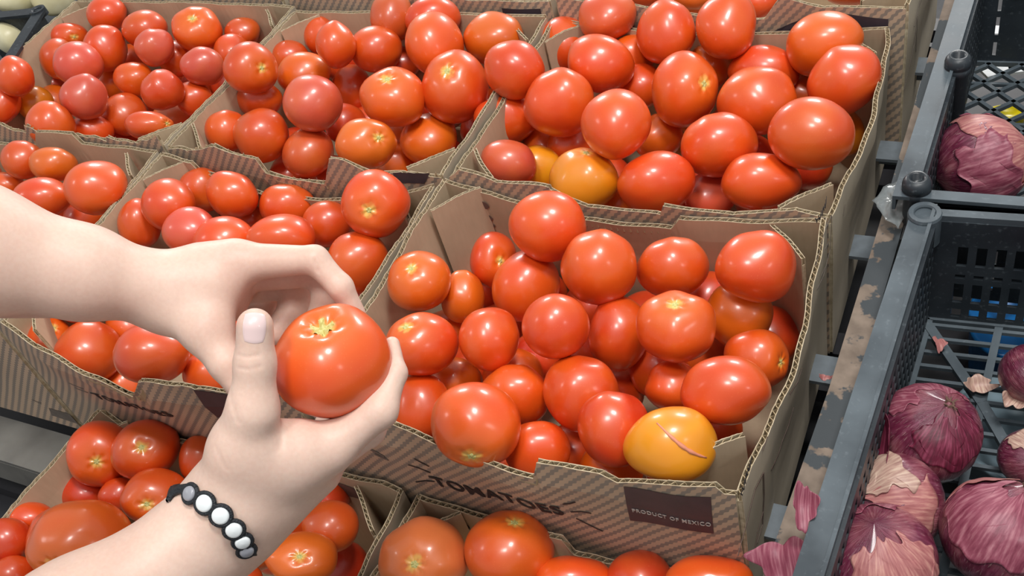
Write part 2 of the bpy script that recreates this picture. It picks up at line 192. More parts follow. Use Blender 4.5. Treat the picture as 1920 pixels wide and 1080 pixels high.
('A', (0.1753, 0.2507, -0.1084), 0.028, 0.027, (0.075, 0.316, -0.946), 0, 'd', 'half-hidden deep red tomato, fifth from left in back row, carton reading TOMATOES'),
('A', (0.1748, 0.1976, -0.1227), 0.028, 0.027, (-0.183, -0.468, -0.865), 0, 'd', 'half-hidden deep red tomato, sixth from left in second row, carton reading TOMATOES'),
('A', (0.0793, 0.1334, -0.1064), 0.028, 0.027, (-0.169, 0.904, 0.392), 0, 'd', 'half-hidden deep red tomato, leftmost in third row, carton reading TOMATOES'),
('A', (0.342, 0.1129, -0.082), 0.028, 0.027, (0.486, 0.854, -0.186), 0, 'd', 'half-hidden deep red tomato, ninth from left in third row, carton reading TOMATOES'),
('A', (0.1554, 0.1596, -0.0917), 0.028, 0.027, (-0.47, 0.519, -0.714), 0, 'd', 'half-hidden deep red tomato, fourth from left in third row, carton reading TOMATOES'),
('A', (0.3002, 0.2601, -0.082), 0.028, 0.027, (-0.978, 0.184, -0.099), 0, 'd', 'half-hidden deep red tomato, eighth from left in back row, carton reading TOMATOES'),
('D', (-0.2885, -0.0479, -0.1272), 0.0334, 0.0357, (0.674, -0.531, 0.513), 1, 'r', 'red tomato with stem scar, leftmost in back row, carton under braceleted wrist'),
('D', (-0.2265, -0.0352, -0.1154), 0.0348, 0.0314, (0.565, -0.285, 0.774), 1, 'r', 'red tomato with stem scar, third from left in back row, carton under braceleted wrist'),
('D', (-0.1666, -0.0246, -0.127), 0.0211, 0.0255, (-0.34, 0.833, 0.436), 0, 'r', 'red tomato, fourth from left in back row, carton under braceleted wrist'),
('D', (-0.3124, -0.0807, -0.1672), 0.028, 0.027, (0.49, 0.749, -0.446), 0, 'd', 'half-hidden deep red tomato, leftmost in second row, carton under braceleted wrist'),
('D', (-0.252, -0.0775, -0.148), 0.0204, 0.0181, (-0.512, 0.721, 0.466), 0, 'r', 'red tomato, second from left in second row, carton under braceleted wrist'),
('D', (-0.1829, -0.078, -0.1214), 0.033, 0.0281, (0.525, -0.596, 0.608), 1, 'r', 'red tomato with stem scar, fifth from left in second row, carton under braceleted wrist'),
('D', (-0.1965, -0.1551, -0.0914), 0.0494, 0.0407, (0.291, -0.852, 0.434), 1, 'o', 'biggest orange-red tomato, half behind the braceleted forearm'),
('D', (-0.2602, -0.1507, -0.1234), 0.0268, 0.0332, (-0.773, 0.511, 0.375), 0, 'r', 'red tomato, third from left in third row, carton under braceleted wrist'),
('D', (-0.3182, -0.136, -0.1323), 0.024, 0.0173, (-0.648, 0.627, -0.432), 0, 'r', 'red tomato, leftmost in third row, carton under braceleted wrist'),
('D', (-0.3056, -0.1686, -0.1152), 0.0231, 0.0226, (-0.302, 0.852, 0.427), 0, 'd', 'deep red tomato, second from left in third row, carton under braceleted wrist'),
('D', (-0.2787, -0.1957, -0.1248), 0.0211, 0.02, (-0.28, 0.862, 0.422), 0, 'r', 'red tomato, only one in front row, carton under braceleted wrist'),
('D', (0.0274, -0.0591, -0.1139), 0.0263, 0.0238, (-0.323, -0.489, -0.81), 0, 'r', 'red tomato, tenth from left in back row, carton under braceleted wrist'),
('D', (0.0314, -0.1037, -0.0931), 0.0322, 0.0218, (0.423, -0.206, 0.882), 1, 'o', 'orange-red tomato with stem scar, eighth from left in second row, carton under braceleted wrist'),
('D', (-0.0327, -0.0976, -0.1124), 0.0239, 0.0239, (-0.671, 0.668, -0.322), 0, 'o', 'orange-red tomato, seventh from left in second row, carton under braceleted wrist'),
('D', (-0.0184, -0.0569, -0.1241), 0.028, 0.027, (-0.878, 0.449, -0.17), 0, 'r', 'half-hidden red tomato, seventh from left in back row, carton under braceleted wrist'),
('D', (-0.0166, -0.0248, -0.1408), 0.028, 0.027, (-0.482, 0.745, -0.461), 0, 'd', 'half-hidden deep red tomato, eighth from left in back row, carton under braceleted wrist'),
('D', (-0.0247, -0.135, -0.1038), 0.0231, 0.0135, (0.725, 0.589, -0.357), 0, 'r', 'red tomato, fifth from left in third row, carton under braceleted wrist'),
('D', (-0.1934, -0.0824, -0.192), 0.0284, 0.027, (0.771, 0.283, -0.57), 0, 'd', 'half-hidden deep red tomato, fourth from left in second row, carton under braceleted wrist'),
('D', (-0.1561, -0.028, -0.1866), 0.0287, 0.027, (-0.541, 0.698, 0.469), 0, 'd', 'half-hidden deep red tomato, fifth from left in back row, carton under braceleted wrist'),
('D', (-0.1519, -0.1216, -0.192), 0.028, 0.027, (-0.146, 0.979, -0.146), 0, 'd', 'half-hidden deep red tomato, sixth from left in second row, carton under braceleted wrist'),
('D', (0.0086, -0.0617, -0.192), 0.028, 0.027, (-0.117, 0.919, 0.376), 0, 'd', 'half-hidden deep red tomato, ninth from left in back row, carton under braceleted wrist'),
('E', (0.1299, -0.0623, -0.1156), 0.0406, 0.0364, (0.292, -0.512, 0.808), 1, 'c', 'pale coral tomato with yellow stem star, left end of bottom-centre carton'),
('E', (0.2042, -0.0353, -0.11), 0.0393, 0.0328, (0.183, 0.462, 0.868), 1, 'r', 'red tomato with stem scar, second from left in back row, bottom-centre carton'),
('E', (0.2639, -0.0386, -0.122), 0.0325, 0.019, (0.01, 0.943, 0.333), 0, 'r', 'red tomato, third from left in back row, bottom-centre carton'),
('E', (0.3786, -0.0202, -0.095), 0.0346, 0.0181, (0.346, -0.447, 0.825), 1, 'r', 'red tomato with stem scar, fifth from left in back row, bottom-centre carton'),
('E', (0.3184, -0.0262, -0.125), 0.028, 0.027, (0.19, -0.357, -0.914), 0, 'd', 'half-hidden deep red tomato, fourth from left in back row, bottom-centre carton'),
('L', (-0.7946, 0.5762, -0.1247), 0.0328, 0.0312, (0.195, -0.012, -0.981), 0, 'd', 'lowest-layer deep red tomato, second from left in back row, top-left carton'),
('L', (-0.6755, 0.5807, -0.1227), 0.0302, 0.0287, (-0.976, 0.192, 0.102), 0, 'd', 'lowest-layer deep red tomato, fifth from left in back row, top-left carton'),
('L', (-0.6182, 0.5827, -0.1237), 0.031, 0.0294, (-0.046, -0.661, 0.749), 0, 'd', 'lowest-layer deep red tomato, seventh from left in back row, top-left carton'),
('L', (-0.5522, 0.5791, -0.1202), 0.0302, 0.0287, (-0.4, 0.885, -0.238), 0, 'd', 'lowest-layer deep red tomato, ninth from left in back row, top-left carton'),
('L', (-0.4938, 0.5797, -0.1214), 0.0302, 0.0287, (-0.572, 0.003, 0.82), 0, 'd', 'lowest-layer deep red tomato, eleventh from left in back row, top-left carton'),
('L', (-0.4383, 0.5798, -0.1243), 0.0312, 0.0297, (-0.917, -0.222, -0.33), 0, 'd', 'lowest-layer deep red tomato, twelfth from left in back row, top-left carton'),
('L', (-0.6448, 0.5289, -0.1161), 0.0309, 0.0293, (0.909, -0.238, -0.341), 0, 'd', 'lowest-layer deep red tomato, fifth from left in second row, top-left carton'),
('L', (-0.5886, 0.5211, -0.119), 0.0322, 0.0306, (-0.17, -0.85, -0.499), 0, 'd', 'lowest-layer deep red tomato, eighth from left in second row, top-left carton'),
('L', (-0.5257, 0.5189, -0.1175), 0.0305, 0.029, (0.22, 0.412, -0.884), 0, 'd', 'lowest-layer deep red tomato, ninth from left in second row, top-left carton'),
('L', (-0.4701, 0.5279, -0.1136), 0.0321, 0.0305, (0.354, 0.044, 0.934), 0, 'd', 'lowest-layer deep red tomato, tenth from left in second row, top-left carton'),
('L', (-0.7351, 0.4624, -0.13), 0.0313, 0.0297, (-0.907, 0.14, 0.397), 0, 'd', 'lowest-layer deep red tomato, second from left in third row, top-left carton'),
('L', (-0.6742, 0.4669, -0.1177), 0.0313, 0.0298, (-0.531, 0.672, 0.516), 0, 'd', 'lowest-layer deep red tomato, fourth from left in third row, top-left carton'),
('L', (-0.4978, 0.4682, -0.1225), 0.0303, 0.0288, (0.742, 0.091, 0.664), 0, 'd', 'lowest-layer deep red tomato, seventh from left in third row, top-left carton'),
('L', (-0.4333, 0.4745, -0.1176), 0.0314, 0.0299, (0.819, -0.069, -0.569), 0, 'd', 'lowest-layer deep red tomato, tenth from left in third row, top-left carton'),
('L', (-0.767, 0.4071, -0.1187), 0.0302, 0.0287, (0.639, 0.286, -0.714), 0, 'd', 'lowest-layer deep red tomato, fourth from left in fourth row, top-left carton'),
('L', (-0.7095, 0.4103, -0.1257), 0.0311, 0.0296, (-0.046, -0.816, -0.577), 0, 'd', 'lowest-layer deep red tomato, fifth from left in fourth row, top-left carton'),
('L', (-0.6435, 0.4163, -0.112), 0.0311, 0.0296, (0.711, -0.614, 0.342), 0, 'd', 'lowest-layer deep red tomato, sixth from left in fourth row, top-left carton'),
('L', (-0.525, 0.4137, -0.1238), 0.0313, 0.0298, (0.154, 0.26, -0.953), 0, 'd', 'lowest-layer deep red tomato, eighth from left in fourth row, top-left carton'),
('L', (-0.4647, 0.4112, -0.1124), 0.031, 0.0295, (-0.515, -0.856, 0.039), 0, 'd', 'lowest-layer deep red tomato, tenth from left in fourth row, top-left carton'),
('L', (-0.7915, 0.3565, -0.1145), 0.0309, 0.0294, (-0.875, 0.48, 0.063), 0, 'd', 'lowest-layer deep red tomato, leftmost in fifth row, top-left carton'),
('L', (-0.7329, 0.3519, -0.1173), 0.0329, 0.0313, (0.692, -0.499, -0.521), 0, 'd', 'lowest-layer deep red tomato, second from left in fifth row, top-left carton'),
('L', (-0.6181, 0.3529, -0.1121), 0.0326, 0.0309, (-0.536, 0.402, 0.743), 0, 'd', 'lowest-layer deep red tomato, fifth from left in fifth row, top-left carton'),
('L', (-0.5554, 0.3584, -0.115), 0.0307, 0.0292, (0.028, 0.991, 0.129), 0, 'd', 'lowest-layer deep red tomato, sixth from left in fifth row, top-left carton'),
('L', (-0.4904, 0.3528, -0.1142), 0.0303, 0.0288, (-0.839, 0.299, -0.455), 0, 'd', 'lowest-layer deep red tomato, seventh from left in fifth row, top-left carton'),
('L', (-0.4336, 0.3529, -0.1114), 0.0304, 0.0289, (-0.756, 0.149, 0.638), 0, 'd', 'lowest-layer deep red tomato, ninth from left in fifth row, top-left carton'),
('M', (-0.236, 0.5682, -0.1221), 0.031, 0.0295, (0.134, -0.637, -0.759), 0, 'd', 'lowest-layer deep red tomato, fourth from left in third row, top-middle carton'),
('M', (-0.1653, 0.5677, -0.1201), 0.0323, 0.0306, (0.53, 0.566, 0.632), 0, 'd', 'lowest-layer deep red tomato, seventh from left in third row, top-middle carton'),
('M', (-0.1029, 0.5753, -0.1243), 0.0319, 0.0303, (0.134, 0.883, -0.449), 0, 'd', 'lowest-layer deep red tomato, ninth from left in third row, top-middle carton'),
('M', (-0.0458, 0.5709, -0.1173), 0.0319, 0.0303, (0.835, 0.437, 0.334), 0, 'd', 'lowest-layer deep red tomato, eleventh from left in third row, top-middle carton'),
('M', (-0.2578, 0.5134, -0.1183), 0.0309, 0.0294, (-0.586, 0.795, -0.155), 0, 'd', 'lowest-layer deep red tomato, fifth from left in fourth row, top-middle carton'),
('M', (-0.079, 0.5195, -0.114), 0.0306, 0.029, (0.896, 0.295, 0.331), 0, 'd', 'lowest-layer deep red tomato, eighth from left in fourth row, top-middle carton'),
('M', (-0.3457, 0.4562, -0.1199), 0.0321, 0.0305, (0.01, -0.384, 0.923), 0, 'd', 'lowest-layer deep red tomato, third from left in fifth row, top-middle carton'),
('M', (-0.1129, 0.4676, -0.1212), 0.0312, 0.0297, (0.679, 0.697, 0.23), 0, 'd', 'lowest-layer deep red tomato, sixth from left in fifth row, top-middle carton'),
('M', (-0.0556, 0.4549, -0.1147), 0.0313, 0.0297, (-0.356, -0.819, 0.45), 0, 'd', 'lowest-layer deep red tomato, eighth from left in fifth row, top-middle carton'),
('M', (-0.3153, 0.3995, -0.1184), 0.0312, 0.0296, (-0.945, -0.209, 0.252), 0, 'd', 'lowest-layer deep red tomato, leftmost in sixth row, top-middle carton'),
('M', (-0.2552, 0.4059, -0.1178), 0.0302, 0.0286, (0.298, -0.422, -0.856), 0, 'd', 'lowest-layer deep red tomato, second from left in sixth row, top-middle carton'),
('M', (-0.0758, 0.3998, -0.1267), 0.0305, 0.029, (-0.692, 0.688, 0.219), 0, 'd', 'lowest-layer deep red tomato, seventh from left in sixth row, top-middle carton'),
('M', (-0.3485, 0.3462, -0.1125), 0.0309, 0.0294, (0.598, 0.693, -0.402), 0, 'd', 'lowest-layer deep red tomato, second from left in front row, top-middle carton'),
('M', (-0.2873, 0.3478, -0.1184), 0.03, 0.0285, (-0.422, -0.635, -0.647), 0, 'd', 'lowest-layer deep red tomato, fourth from left in front row, top-middle carton'),
('M', (-0.2283, 0.35, -0.1132), 0.0318, 0.0302, (-0.854, 0.448, 0.265), 0, 'd', 'lowest-layer deep red tomato, sixth from left in front row, top-middle carton'),
('M', (-0.1059, 0.3487, -0.1167), 0.0328, 0.0312, (-0.199, -0.605, 0.771), 0, 'd', 'lowest-layer deep red tomato, eighth from left in front row, top-middle carton'),
('R', (0.0624, 0.5703, -0.124), 0.0328, 0.0312, (-0.243, -0.005, -0.97), 0, 'd', 'lowest-layer deep red tomato, second from left in third row, top-right carton'),
('R', (0.2393, 0.5682, -0.1194), 0.0317, 0.0301, (-0.42, -0.627, 0.656), 0, 'd', 'lowest-layer deep red tomato, seventh from left in third row, top-right carton'),
('R', (0.0841, 0.515, -0.1164), 0.0307, 0.0292, (-0.81, 0.024, -0.586), 0, 'd', 'lowest-layer deep red tomato, leftmost in fourth row, top-right carton'),
('R', (0.271, 0.513, -0.1182), 0.0311, 0.0295, (-0.558, 0.512, 0.653), 0, 'd', 'lowest-layer deep red tomato, sixth from left in fourth row, top-right carton'),
('R', (0.3317, 0.514, -0.1143), 0.0305, 0.029, (-0.901, 0.173, 0.399), 0, 'd', 'lowest-layer deep red tomato, seventh from left in fourth row, top-right carton'),
('R', (0.1185, 0.4519, -0.1186), 0.0316, 0.03, (0.092, 0.787, -0.61), 0, 'd', 'lowest-layer deep red tomato, sixth from left in fifth row, top-right carton'),
('R', (0.2389, 0.4567, -0.1174), 0.0306, 0.0291, (-0.581, 0.563, -0.587), 0, 'd', 'lowest-layer deep red tomato, eighth from left in fifth row, top-right carton'),
('R', (0.3038, 0.4505, -0.1196), 0.0317, 0.0301, (-0.317, -0.605, -0.73), 0, 'd', 'lowest-layer deep red tomato, tenth from left in fifth row, top-right carton'),
('R', (0.0865, 0.4016, -0.1174), 0.0309, 0.0294, (-0.324, 0.181, 0.929), 0, 'd', 'lowest-layer deep red tomato, second from left in sixth row, top-right carton'),
('R', (0.2044, 0.4021, -0.1161), 0.0304, 0.0289, (0.431, -0.427, 0.795), 0, 'd', 'lowest-layer deep red tomato, third from left in sixth row, top-right carton'),
('R', (0.3285, 0.3977, -0.1151), 0.0315, 0.0299, (-0.678, 0.329, -0.658), 0, 'd', 'lowest-layer deep red tomato, sixth from left in sixth row, top-right carton'),
('R', (0.0534, 0.3397, -0.1211), 0.0305, 0.029, (0.121, 0.843, 0.525), 0, 'd', 'lowest-layer deep red tomato, second from left in front row, top-right carton'),
('R', (0.1235, 0.3469, -0.1186), 0.0303, 0.0287, (0.914, -0.306, 0.265), 0, 'd', 'lowest-layer deep red tomato, third from left in front row, top-right carton'),
('R', (0.2402, 0.3422, -0.1163), 0.0323, 0.0307, (0.394, -0.895, 0.208), 0, 'd', 'lowest-layer deep red tomato, eighth from left in front row, top-right carton'),
('R', (0.3019, 0.3449, -0.1179), 0.0324, 0.0307, (-0.687, -0.675, -0.268), 0, 'd', 'lowest-layer deep red tomato, ninth from left in front row, top-right carton'),
('B', (-0.3516, 0.2478, -0.118), 0.0322, 0.0306, (-0.255, -0.944, 0.21), 0, 'd', 'lowest-layer deep red tomato, leftmost in back row, carton behind the hands'),
('B', (-0.2869, 0.2469, -0.122), 0.0306, 0.0291, (0.09, 0.442, -0.892), 0, 'd', 'lowest-layer deep red tomato, third from left in back row, carton behind the hands'),
('B', (-0.22, 0.25, -0.1193), 0.0306, 0.0291, (0.058, 0.9, 0.431), 0, 'd', 'lowest-layer deep red tomato, sixth from left in back row, carton behind the hands'),
('B', (-0.1048, 0.2482, -0.1114), 0.0315, 0.0299, (-0.047, 0.456, -0.889), 0, 'd', 'lowest-layer deep red tomato, ninth from left in back row, carton behind the hands'),
('B', (-0.0765, 0.1964, -0.115), 0.0326, 0.031, (0.63, -0.677, 0.38), 0, 'd', 'lowest-layer deep red tomato, seventh from left in second row, carton behind the hands'),
('B', (-0.0454, 0.1352, -0.1179), 0.032, 0.0304, (-0.667, 0.542, 0.511), 0, 'd', 'lowest-layer deep red tomato, third from left in third row, carton behind the hands'),
('B', (-0.0773, 0.0785, -0.1216), 0.0304, 0.0289, (0.612, -0.547, 0.571), 0, 'd', 'lowest-layer deep red tomato, sixth from left in fourth row, carton behind the hands'),
('A', (0.0516, 0.2602, -0.1158), 0.0307, 0.0292, (-0.596, -0.213, 0.774), 0, 'd', 'lowest-layer deep red tomato, leftmost in back row, carton reading TOMATOES'),
('A', (0.1092, 0.2596, -0.1159), 0.0306, 0.0291, (-0.101, -0.744, 0.66), 0, 'd', 'lowest-layer deep red tomato, third from left in back row, carton reading TOMATOES'),
('A', (0.2299, 0.258, -0.1264), 0.0317, 0.0301, (-0.427, 0.19, -0.884), 0, 'd', 'lowest-layer deep red tomato, sixth from left in back row, carton reading TOMATOES'),
('A', (0.3555, 0.2585, -0.1211), 0.0312, 0.0297, (-0.366, -0.369, -0.854), 0, 'd', 'lowest-layer deep red tomato, ninth from left in back row, carton reading TOMATOES'),
('A', (0.0836, 0.2031, -0.1188), 0.031, 0.0295, (-0.374, 0.27, 0.887), 0, 'd', 'lowest-layer deep red tomato, fourth from left in second row, carton reading TOMATOES'),
('A', (0.2305, 0.1481, -0.1176), 0.0327, 0.0311, (0.799, -0.054, -0.599), 0, 'd', 'lowest-layer deep red tomato, sixth from left in third row, carton reading TOMATOES'),
('A', (0.1452, 0.0937, -0.1179), 0.0325, 0.0309, (0.351, 0.342, -0.872), 0, 'd', 'lowest-layer deep red tomato, third from left in fourth row, carton reading TOMATOES'),
('A', (0.3197, 0.0879, -0.1257), 0.0324, 0.0307, (0.845, 0.376, 0.38), 0, 'd', 'lowest-layer deep red tomato, seventh from left in fourth row, carton reading TOMATOES'),
('A', (0.0519, 0.0393, -0.1159), 0.0311, 0.0295, (-0.793, 0.169, -0.586), 0, 'd', 'lowest-layer deep red tomato, leftmost in front row, carton reading TOMATOES'),
('A', (0.114, 0.0356, -0.1225), 0.03, 0.0285, (0.833, 0.357, 0.423), 0, 'd', 'lowest-layer deep red tomato, third from left in front row, carton reading TOMATOES'),
('A', (0.1704, 0.033, -0.1224), 0.0311, 0.0296, (0.939, 0.343, -0.003), 0, 'd', 'lowest-layer deep red tomato, fourth from left in front row, carton reading TOMATOES'),
('A', (0.3531, 0.0319, -0.1199), 0.031, 0.0294, (-0.728, 0.595, 0.339), 0, 'd', 'lowest-layer deep red tomato, tenth from left in front row, carton reading TOMATOES'),
('D', (-0.2656, -0.0474, -0.2296), 0.0305, 0.029, (0.072, 0.996, -0.058), 0, 'd', 'lowest-layer deep red tomato, second from left in back row, carton under braceleted wrist'),
('D', (-0.0916, -0.0515, -0.2235), 0.03, 0.0285, (-0.422, 0.75, 0.509), 0, 'd', 'lowest-layer deep red tomato, sixth from left in back row, carton under braceleted wrist'),
('D', (-0.2396, -0.105, -0.2247), 0.0318, 0.0302, (-0.015, 0.906, -0.423), 0, 'd', 'lowest-layer deep red tomato, third from left in second row, carton under braceleted wrist'),
('K', (-0.751, 0.2519, -0.1172), 0.0304, 0.0289, (-0.306, -0.017, -0.952), 0, 'd', 'lowest-layer deep red tomato, leftmost in back row, left-edge carton above forearm'),
('K', (-0.6929, 0.2523, -0.1144), 0.0329, 0.0313, (-0.254, 0.965, -0.059), 0, 'd', 'lowest-layer deep red tomato, third from left in back row, left-edge carton above forearm'),
('K', (-0.6275, 0.2531, -0.1162), 0.0307, 0.0291, (0.812, 0.266, 0.52), 0, 'd', 'lowest-layer deep red tomato, fifth from left in back row, left-edge carton above forearm'),
('K', (-0.4525, 0.2606, -0.1162), 0.0309, 0.0294, (-0.074, 0.558, -0.826), 0, 'd', 'lowest-layer deep red tomato, ninth from left in back row, left-edge carton above forearm'),
('K', (-0.6577, 0.2002, -0.1203), 0.0325, 0.0309, (0.714, 0.288, 0.639), 0, 'd', 'lowest-layer deep red tomato, leftmost in second row, left-edge carton above forearm'),
('K', (-0.5956, 0.1985, -0.1187), 0.0329, 0.0312, (0.638, -0.021, -0.769), 0, 'd', 'lowest-layer deep red tomato, third from left in second row, left-edge carton above forearm'),
('K', (-0.4777, 0.2019, -0.1149), 0.0301, 0.0286, (0.095, 0.995, -0.02), 0, 'd', 'lowest-layer deep red tomato, fifth from left in second row, left-edge carton above forearm'),
('K', (-0.63, 0.1449, -0.1219), 0.0322, 0.0306, (-0.339, -0.233, -0.911), 0, 'd', 'lowest-layer deep red tomato, leftmost in third row, left-edge carton above forearm'),
('K', (-0.5654, 0.1432, -0.1114), 0.0317, 0.0301, (0.836, 0.213, 0.506), 0, 'd', 'lowest-layer deep red tomato, second from left in third row, left-edge carton above forearm'),
('K', (-0.5037, 0.1498, -0.1124), 0.0318, 0.0302, (0.524, 0.785, 0.33), 0, 'd', 'lowest-layer deep red tomato, third from left in third row, left-edge carton above forearm'),
('K', (-0.5406, 0.0798, -0.1116), 0.0312, 0.0296, (-0.842, -0.483, 0.24), 0, 'd', 'lowest-layer deep red tomato, leftmost in fourth row, left-edge carton above forearm'),
('K', (-0.483, 0.0858, -0.1199), 0.0313, 0.0297, (-0.794, 0.481, 0.37), 0, 'd', 'lowest-layer deep red tomato, second from left in fourth row, left-edge carton above forearm'),
('K', (-0.5084, 0.0332, -0.1244), 0.0302, 0.0287, (0.358, 0.573, -0.737), 0, 'd', 'lowest-layer deep red tomato, leftmost in front row, left-edge carton above forearm'),
('K', (-0.4512, 0.0335, -0.1201), 0.0316, 0.0301, (-0.382, -0.923, 0.032), 0, 'd', 'lowest-layer deep red tomato, second from left in front row, left-edge carton above forearm')]
ARM_A=[(-0.1047, -0.1782, 0.3559, 0.05078, -0.0193, -0.1336, 0.3116, 0.04001, 0.015), (-0.0193, -0.1336, 0.3116, 0.04001, 0.027, -0.1055, 0.2704, 0.02798, 0.015), (0.027, -0.1055, 0.2704, 0.02798, 0.0563, -0.0855, 0.2402, 0.0197, 0.015), (-0.0293, -0.1152, 0.2755, 0.03421, 0.0379, -0.0743, 0.2249, 0.01971, 0.015), (0.0562, -0.0847, 0.2409, 0.0204, 0.0832, -0.0641, 0.2343, 0.02056, 0.02), (0.038, -0.0749, 0.2244, 0.02044, 0.0662, -0.0505, 0.2129, 0.02074, 0.02), (0.0598, -0.0848, 0.2314, 0.01985, 0.0746, -0.0631, 0.2116, 0.01825, 0.015), (0.0761, -0.0606, 0.2345, 0.01857, 0.0926, -0.0478, 0.235, 0.01393, 0.015), (0.053, -0.0476, 0.2018, 0.01891, 0.0688, -0.0348, 0.2028, 0.01513, 0.015), (0.0403, -0.04, 0.18, 0.01722, 0.0499, -0.0312, 0.1814, 0.01409, 0.012), (0.0926, -0.0478, 0.235, 0.01357, 0.1447, -0.0315, 0.231, 0.00915, 0.008), (0.1447, -0.0315, 0.231, 0.00932, 0.1623, -0.0377, 0.2149, 0.00827, 0.004), (0.1623, -0.0377, 0.2149, 0.00827, 0.1703, -0.0431, 0.1952, 0.00675, 0.004), (0.0798, -0.041, 0.2154, 0.01403, 0.1308, -0.0198, 0.206, 0.01066, 0.004), (0.1308, -0.0198, 0.206, 0.01066, 0.1374, -0.0317, 0.1919, 0.00956, 0.004), (0.1374, -0.0317, 0.1919, 0.00956, 0.1335, -0.0477, 0.1809, 0.00846, 0.003), (0.0592, -0.0298, 0.1913, 0.01545, 0.102, -0.0193, 0.1881, 0.01257, 0.004), (0.102, -0.0193, 0.1881, 0.01257, 0.1061, -0.0378, 0.1772, 0.01135, 0.004), (0.1061, -0.0378, 0.1772, 0.01135, 0.101, -0.0543, 0.1737, 0.00976, 0.003), (0.0466, -0.0289, 0.1782, 0.01419, 0.07, -0.023, 0.173, 0.01217, 0.004), (0.07, -0.023, 0.173, 0.01217, 0.0743, -0.0409, 0.1653, 0.01128, 0.003), (0.0743, -0.0409, 0.1653, 0.01128, 0.0704, -0.0565, 0.1618, 0.01004, 0.003), (0.0673, -0.0894, 0.2301, 0.01618, 0.0939, -0.0979, 0.221, 0.01455, 0.012), (0.0939, -0.0979, 0.221, 0.01455, 0.1125, -0.1094, 0.207, 0.01135, 0.006), (0.1125, -0.1094, 0.207, 0.01135, 0.1266, -0.1181, 0.1909, 0.00928, 0.004), (0.0878, -0.0722, 0.2319, 0.01477, 0.0929, -0.0914, 0.2198, 0.01327, 0.012)]
ARM_B=[(0.0479, -0.3664, 0.1607, 0.05184, 0.0902, -0.2771, 0.1518, 0.03967, 0.02), (0.0902, -0.2771, 0.1518, 0.03967, 0.1251, -0.2009, 0.151, 0.02666, 0.02), (0.0871, -0.2708, 0.1301, 0.03608, 0.1277, -0.1935, 0.134, 0.02457, 0.02), (0.1251, -0.2009, 0.151, 0.02666, 0.1349, -0.1779, 0.1615, 0.02407, 0.015), (0.1277, -0.1935, 0.134, 0.02457, 0.145, -0.1699, 0.1503, 0.0237, 0.015), (0.1407, -0.1783, 0.1676, 0.02182, 0.1538, -0.1579, 0.1955, 0.01878, 0.015), (0.1538, -0.1579, 0.1955, 0.01878, 0.1638, -0.1441, 0.2183, 0.0146, 0.012), (0.1638, -0.1441, 0.2183, 0.01428, 0.1643, -0.1259, 0.2406, 0.01196, 0.008), (0.1643, -0.1259, 0.2406, 0.01165, 0.1644, -0.1124, 0.2591, 0.01077, 0.005), (0.1481, -0.1733, 0.16, 0.02533, 0.1717, -0.1423, 0.1686, 0.02006, 0.015), (0.1436, -0.1767, 0.1382, 0.02252, 0.1727, -0.1357, 0.1475, 0.01788, 0.015), (0.173, -0.1436, 0.1697, 0.01933, 0.1907, -0.1283, 0.1687, 0.01404, 0.012), (0.1627, -0.1539, 0.1817, 0.01968, 0.1767, -0.1408, 0.177, 0.01587, 0.015), (0.1907, -0.1283, 0.1687, 0.01404, 0.2144, -0.1004, 0.1776, 0.0107, 0.008), (0.2144, -0.1004, 0.1776, 0.0107, 0.2148, -0.075, 0.1842, 0.0073, 0.006), (0.2148, -0.075, 0.1842, 0.00713, 0.2033, -0.0562, 0.1884, 0.0052, 0.004), (0.1691, -0.1256, 0.1438, 0.01536, 0.1891, -0.0956, 0.1422, 0.01134, 0.006), (0.1891, -0.0956, 0.1422, 0.01134, 0.1855, -0.0654, 0.141, 0.00949, 0.004), (0.1855, -0.0654, 0.141, 0.00949, 0.1721, -0.0436, 0.146, 0.00783, 0.004), (0.1489, -0.1272, 0.126, 0.01511, 0.1608, -0.0936, 0.118, 0.01111, 0.006), (0.1608, -0.0936, 0.118, 0.01111, 0.1543, -0.0638, 0.111, 0.00959, 0.004), (0.1543, -0.0638, 0.111, 0.00959, 0.1424, -0.0457, 0.1191, 0.00778, 0.004), (0.1341, -0.1317, 0.117, 0.0146, 0.1333, -0.0956, 0.1045, 0.01066, 0.006), (0.1333, -0.0956, 0.1045, 0.01066, 0.1257, -0.0692, 0.1024, 0.00939, 0.004)]
HELD=[0.1791, -0.086, 0.1999]
HELD_R=(0.0376, 0.0366)
BRACE=[[0.1981, -0.2307, 0.2688], [0.1992, -0.2281, 0.2703], [0.2017, -0.2256, 0.2708], [0.2045, -0.224, 0.2705], [0.2086, -0.2238, 0.2681], [0.2139, -0.2248, 0.264], [0.2176, -0.2256, 0.261], [0.2213, -0.226, 0.2584], [0.2246, -0.2272, 0.2553], [0.2277, -0.2284, 0.2525], [0.23, -0.2296, 0.25], [0.232, -0.231, 0.2476], [0.2336, -0.2327, 0.2451], [0.2339, -0.2351, 0.243]]
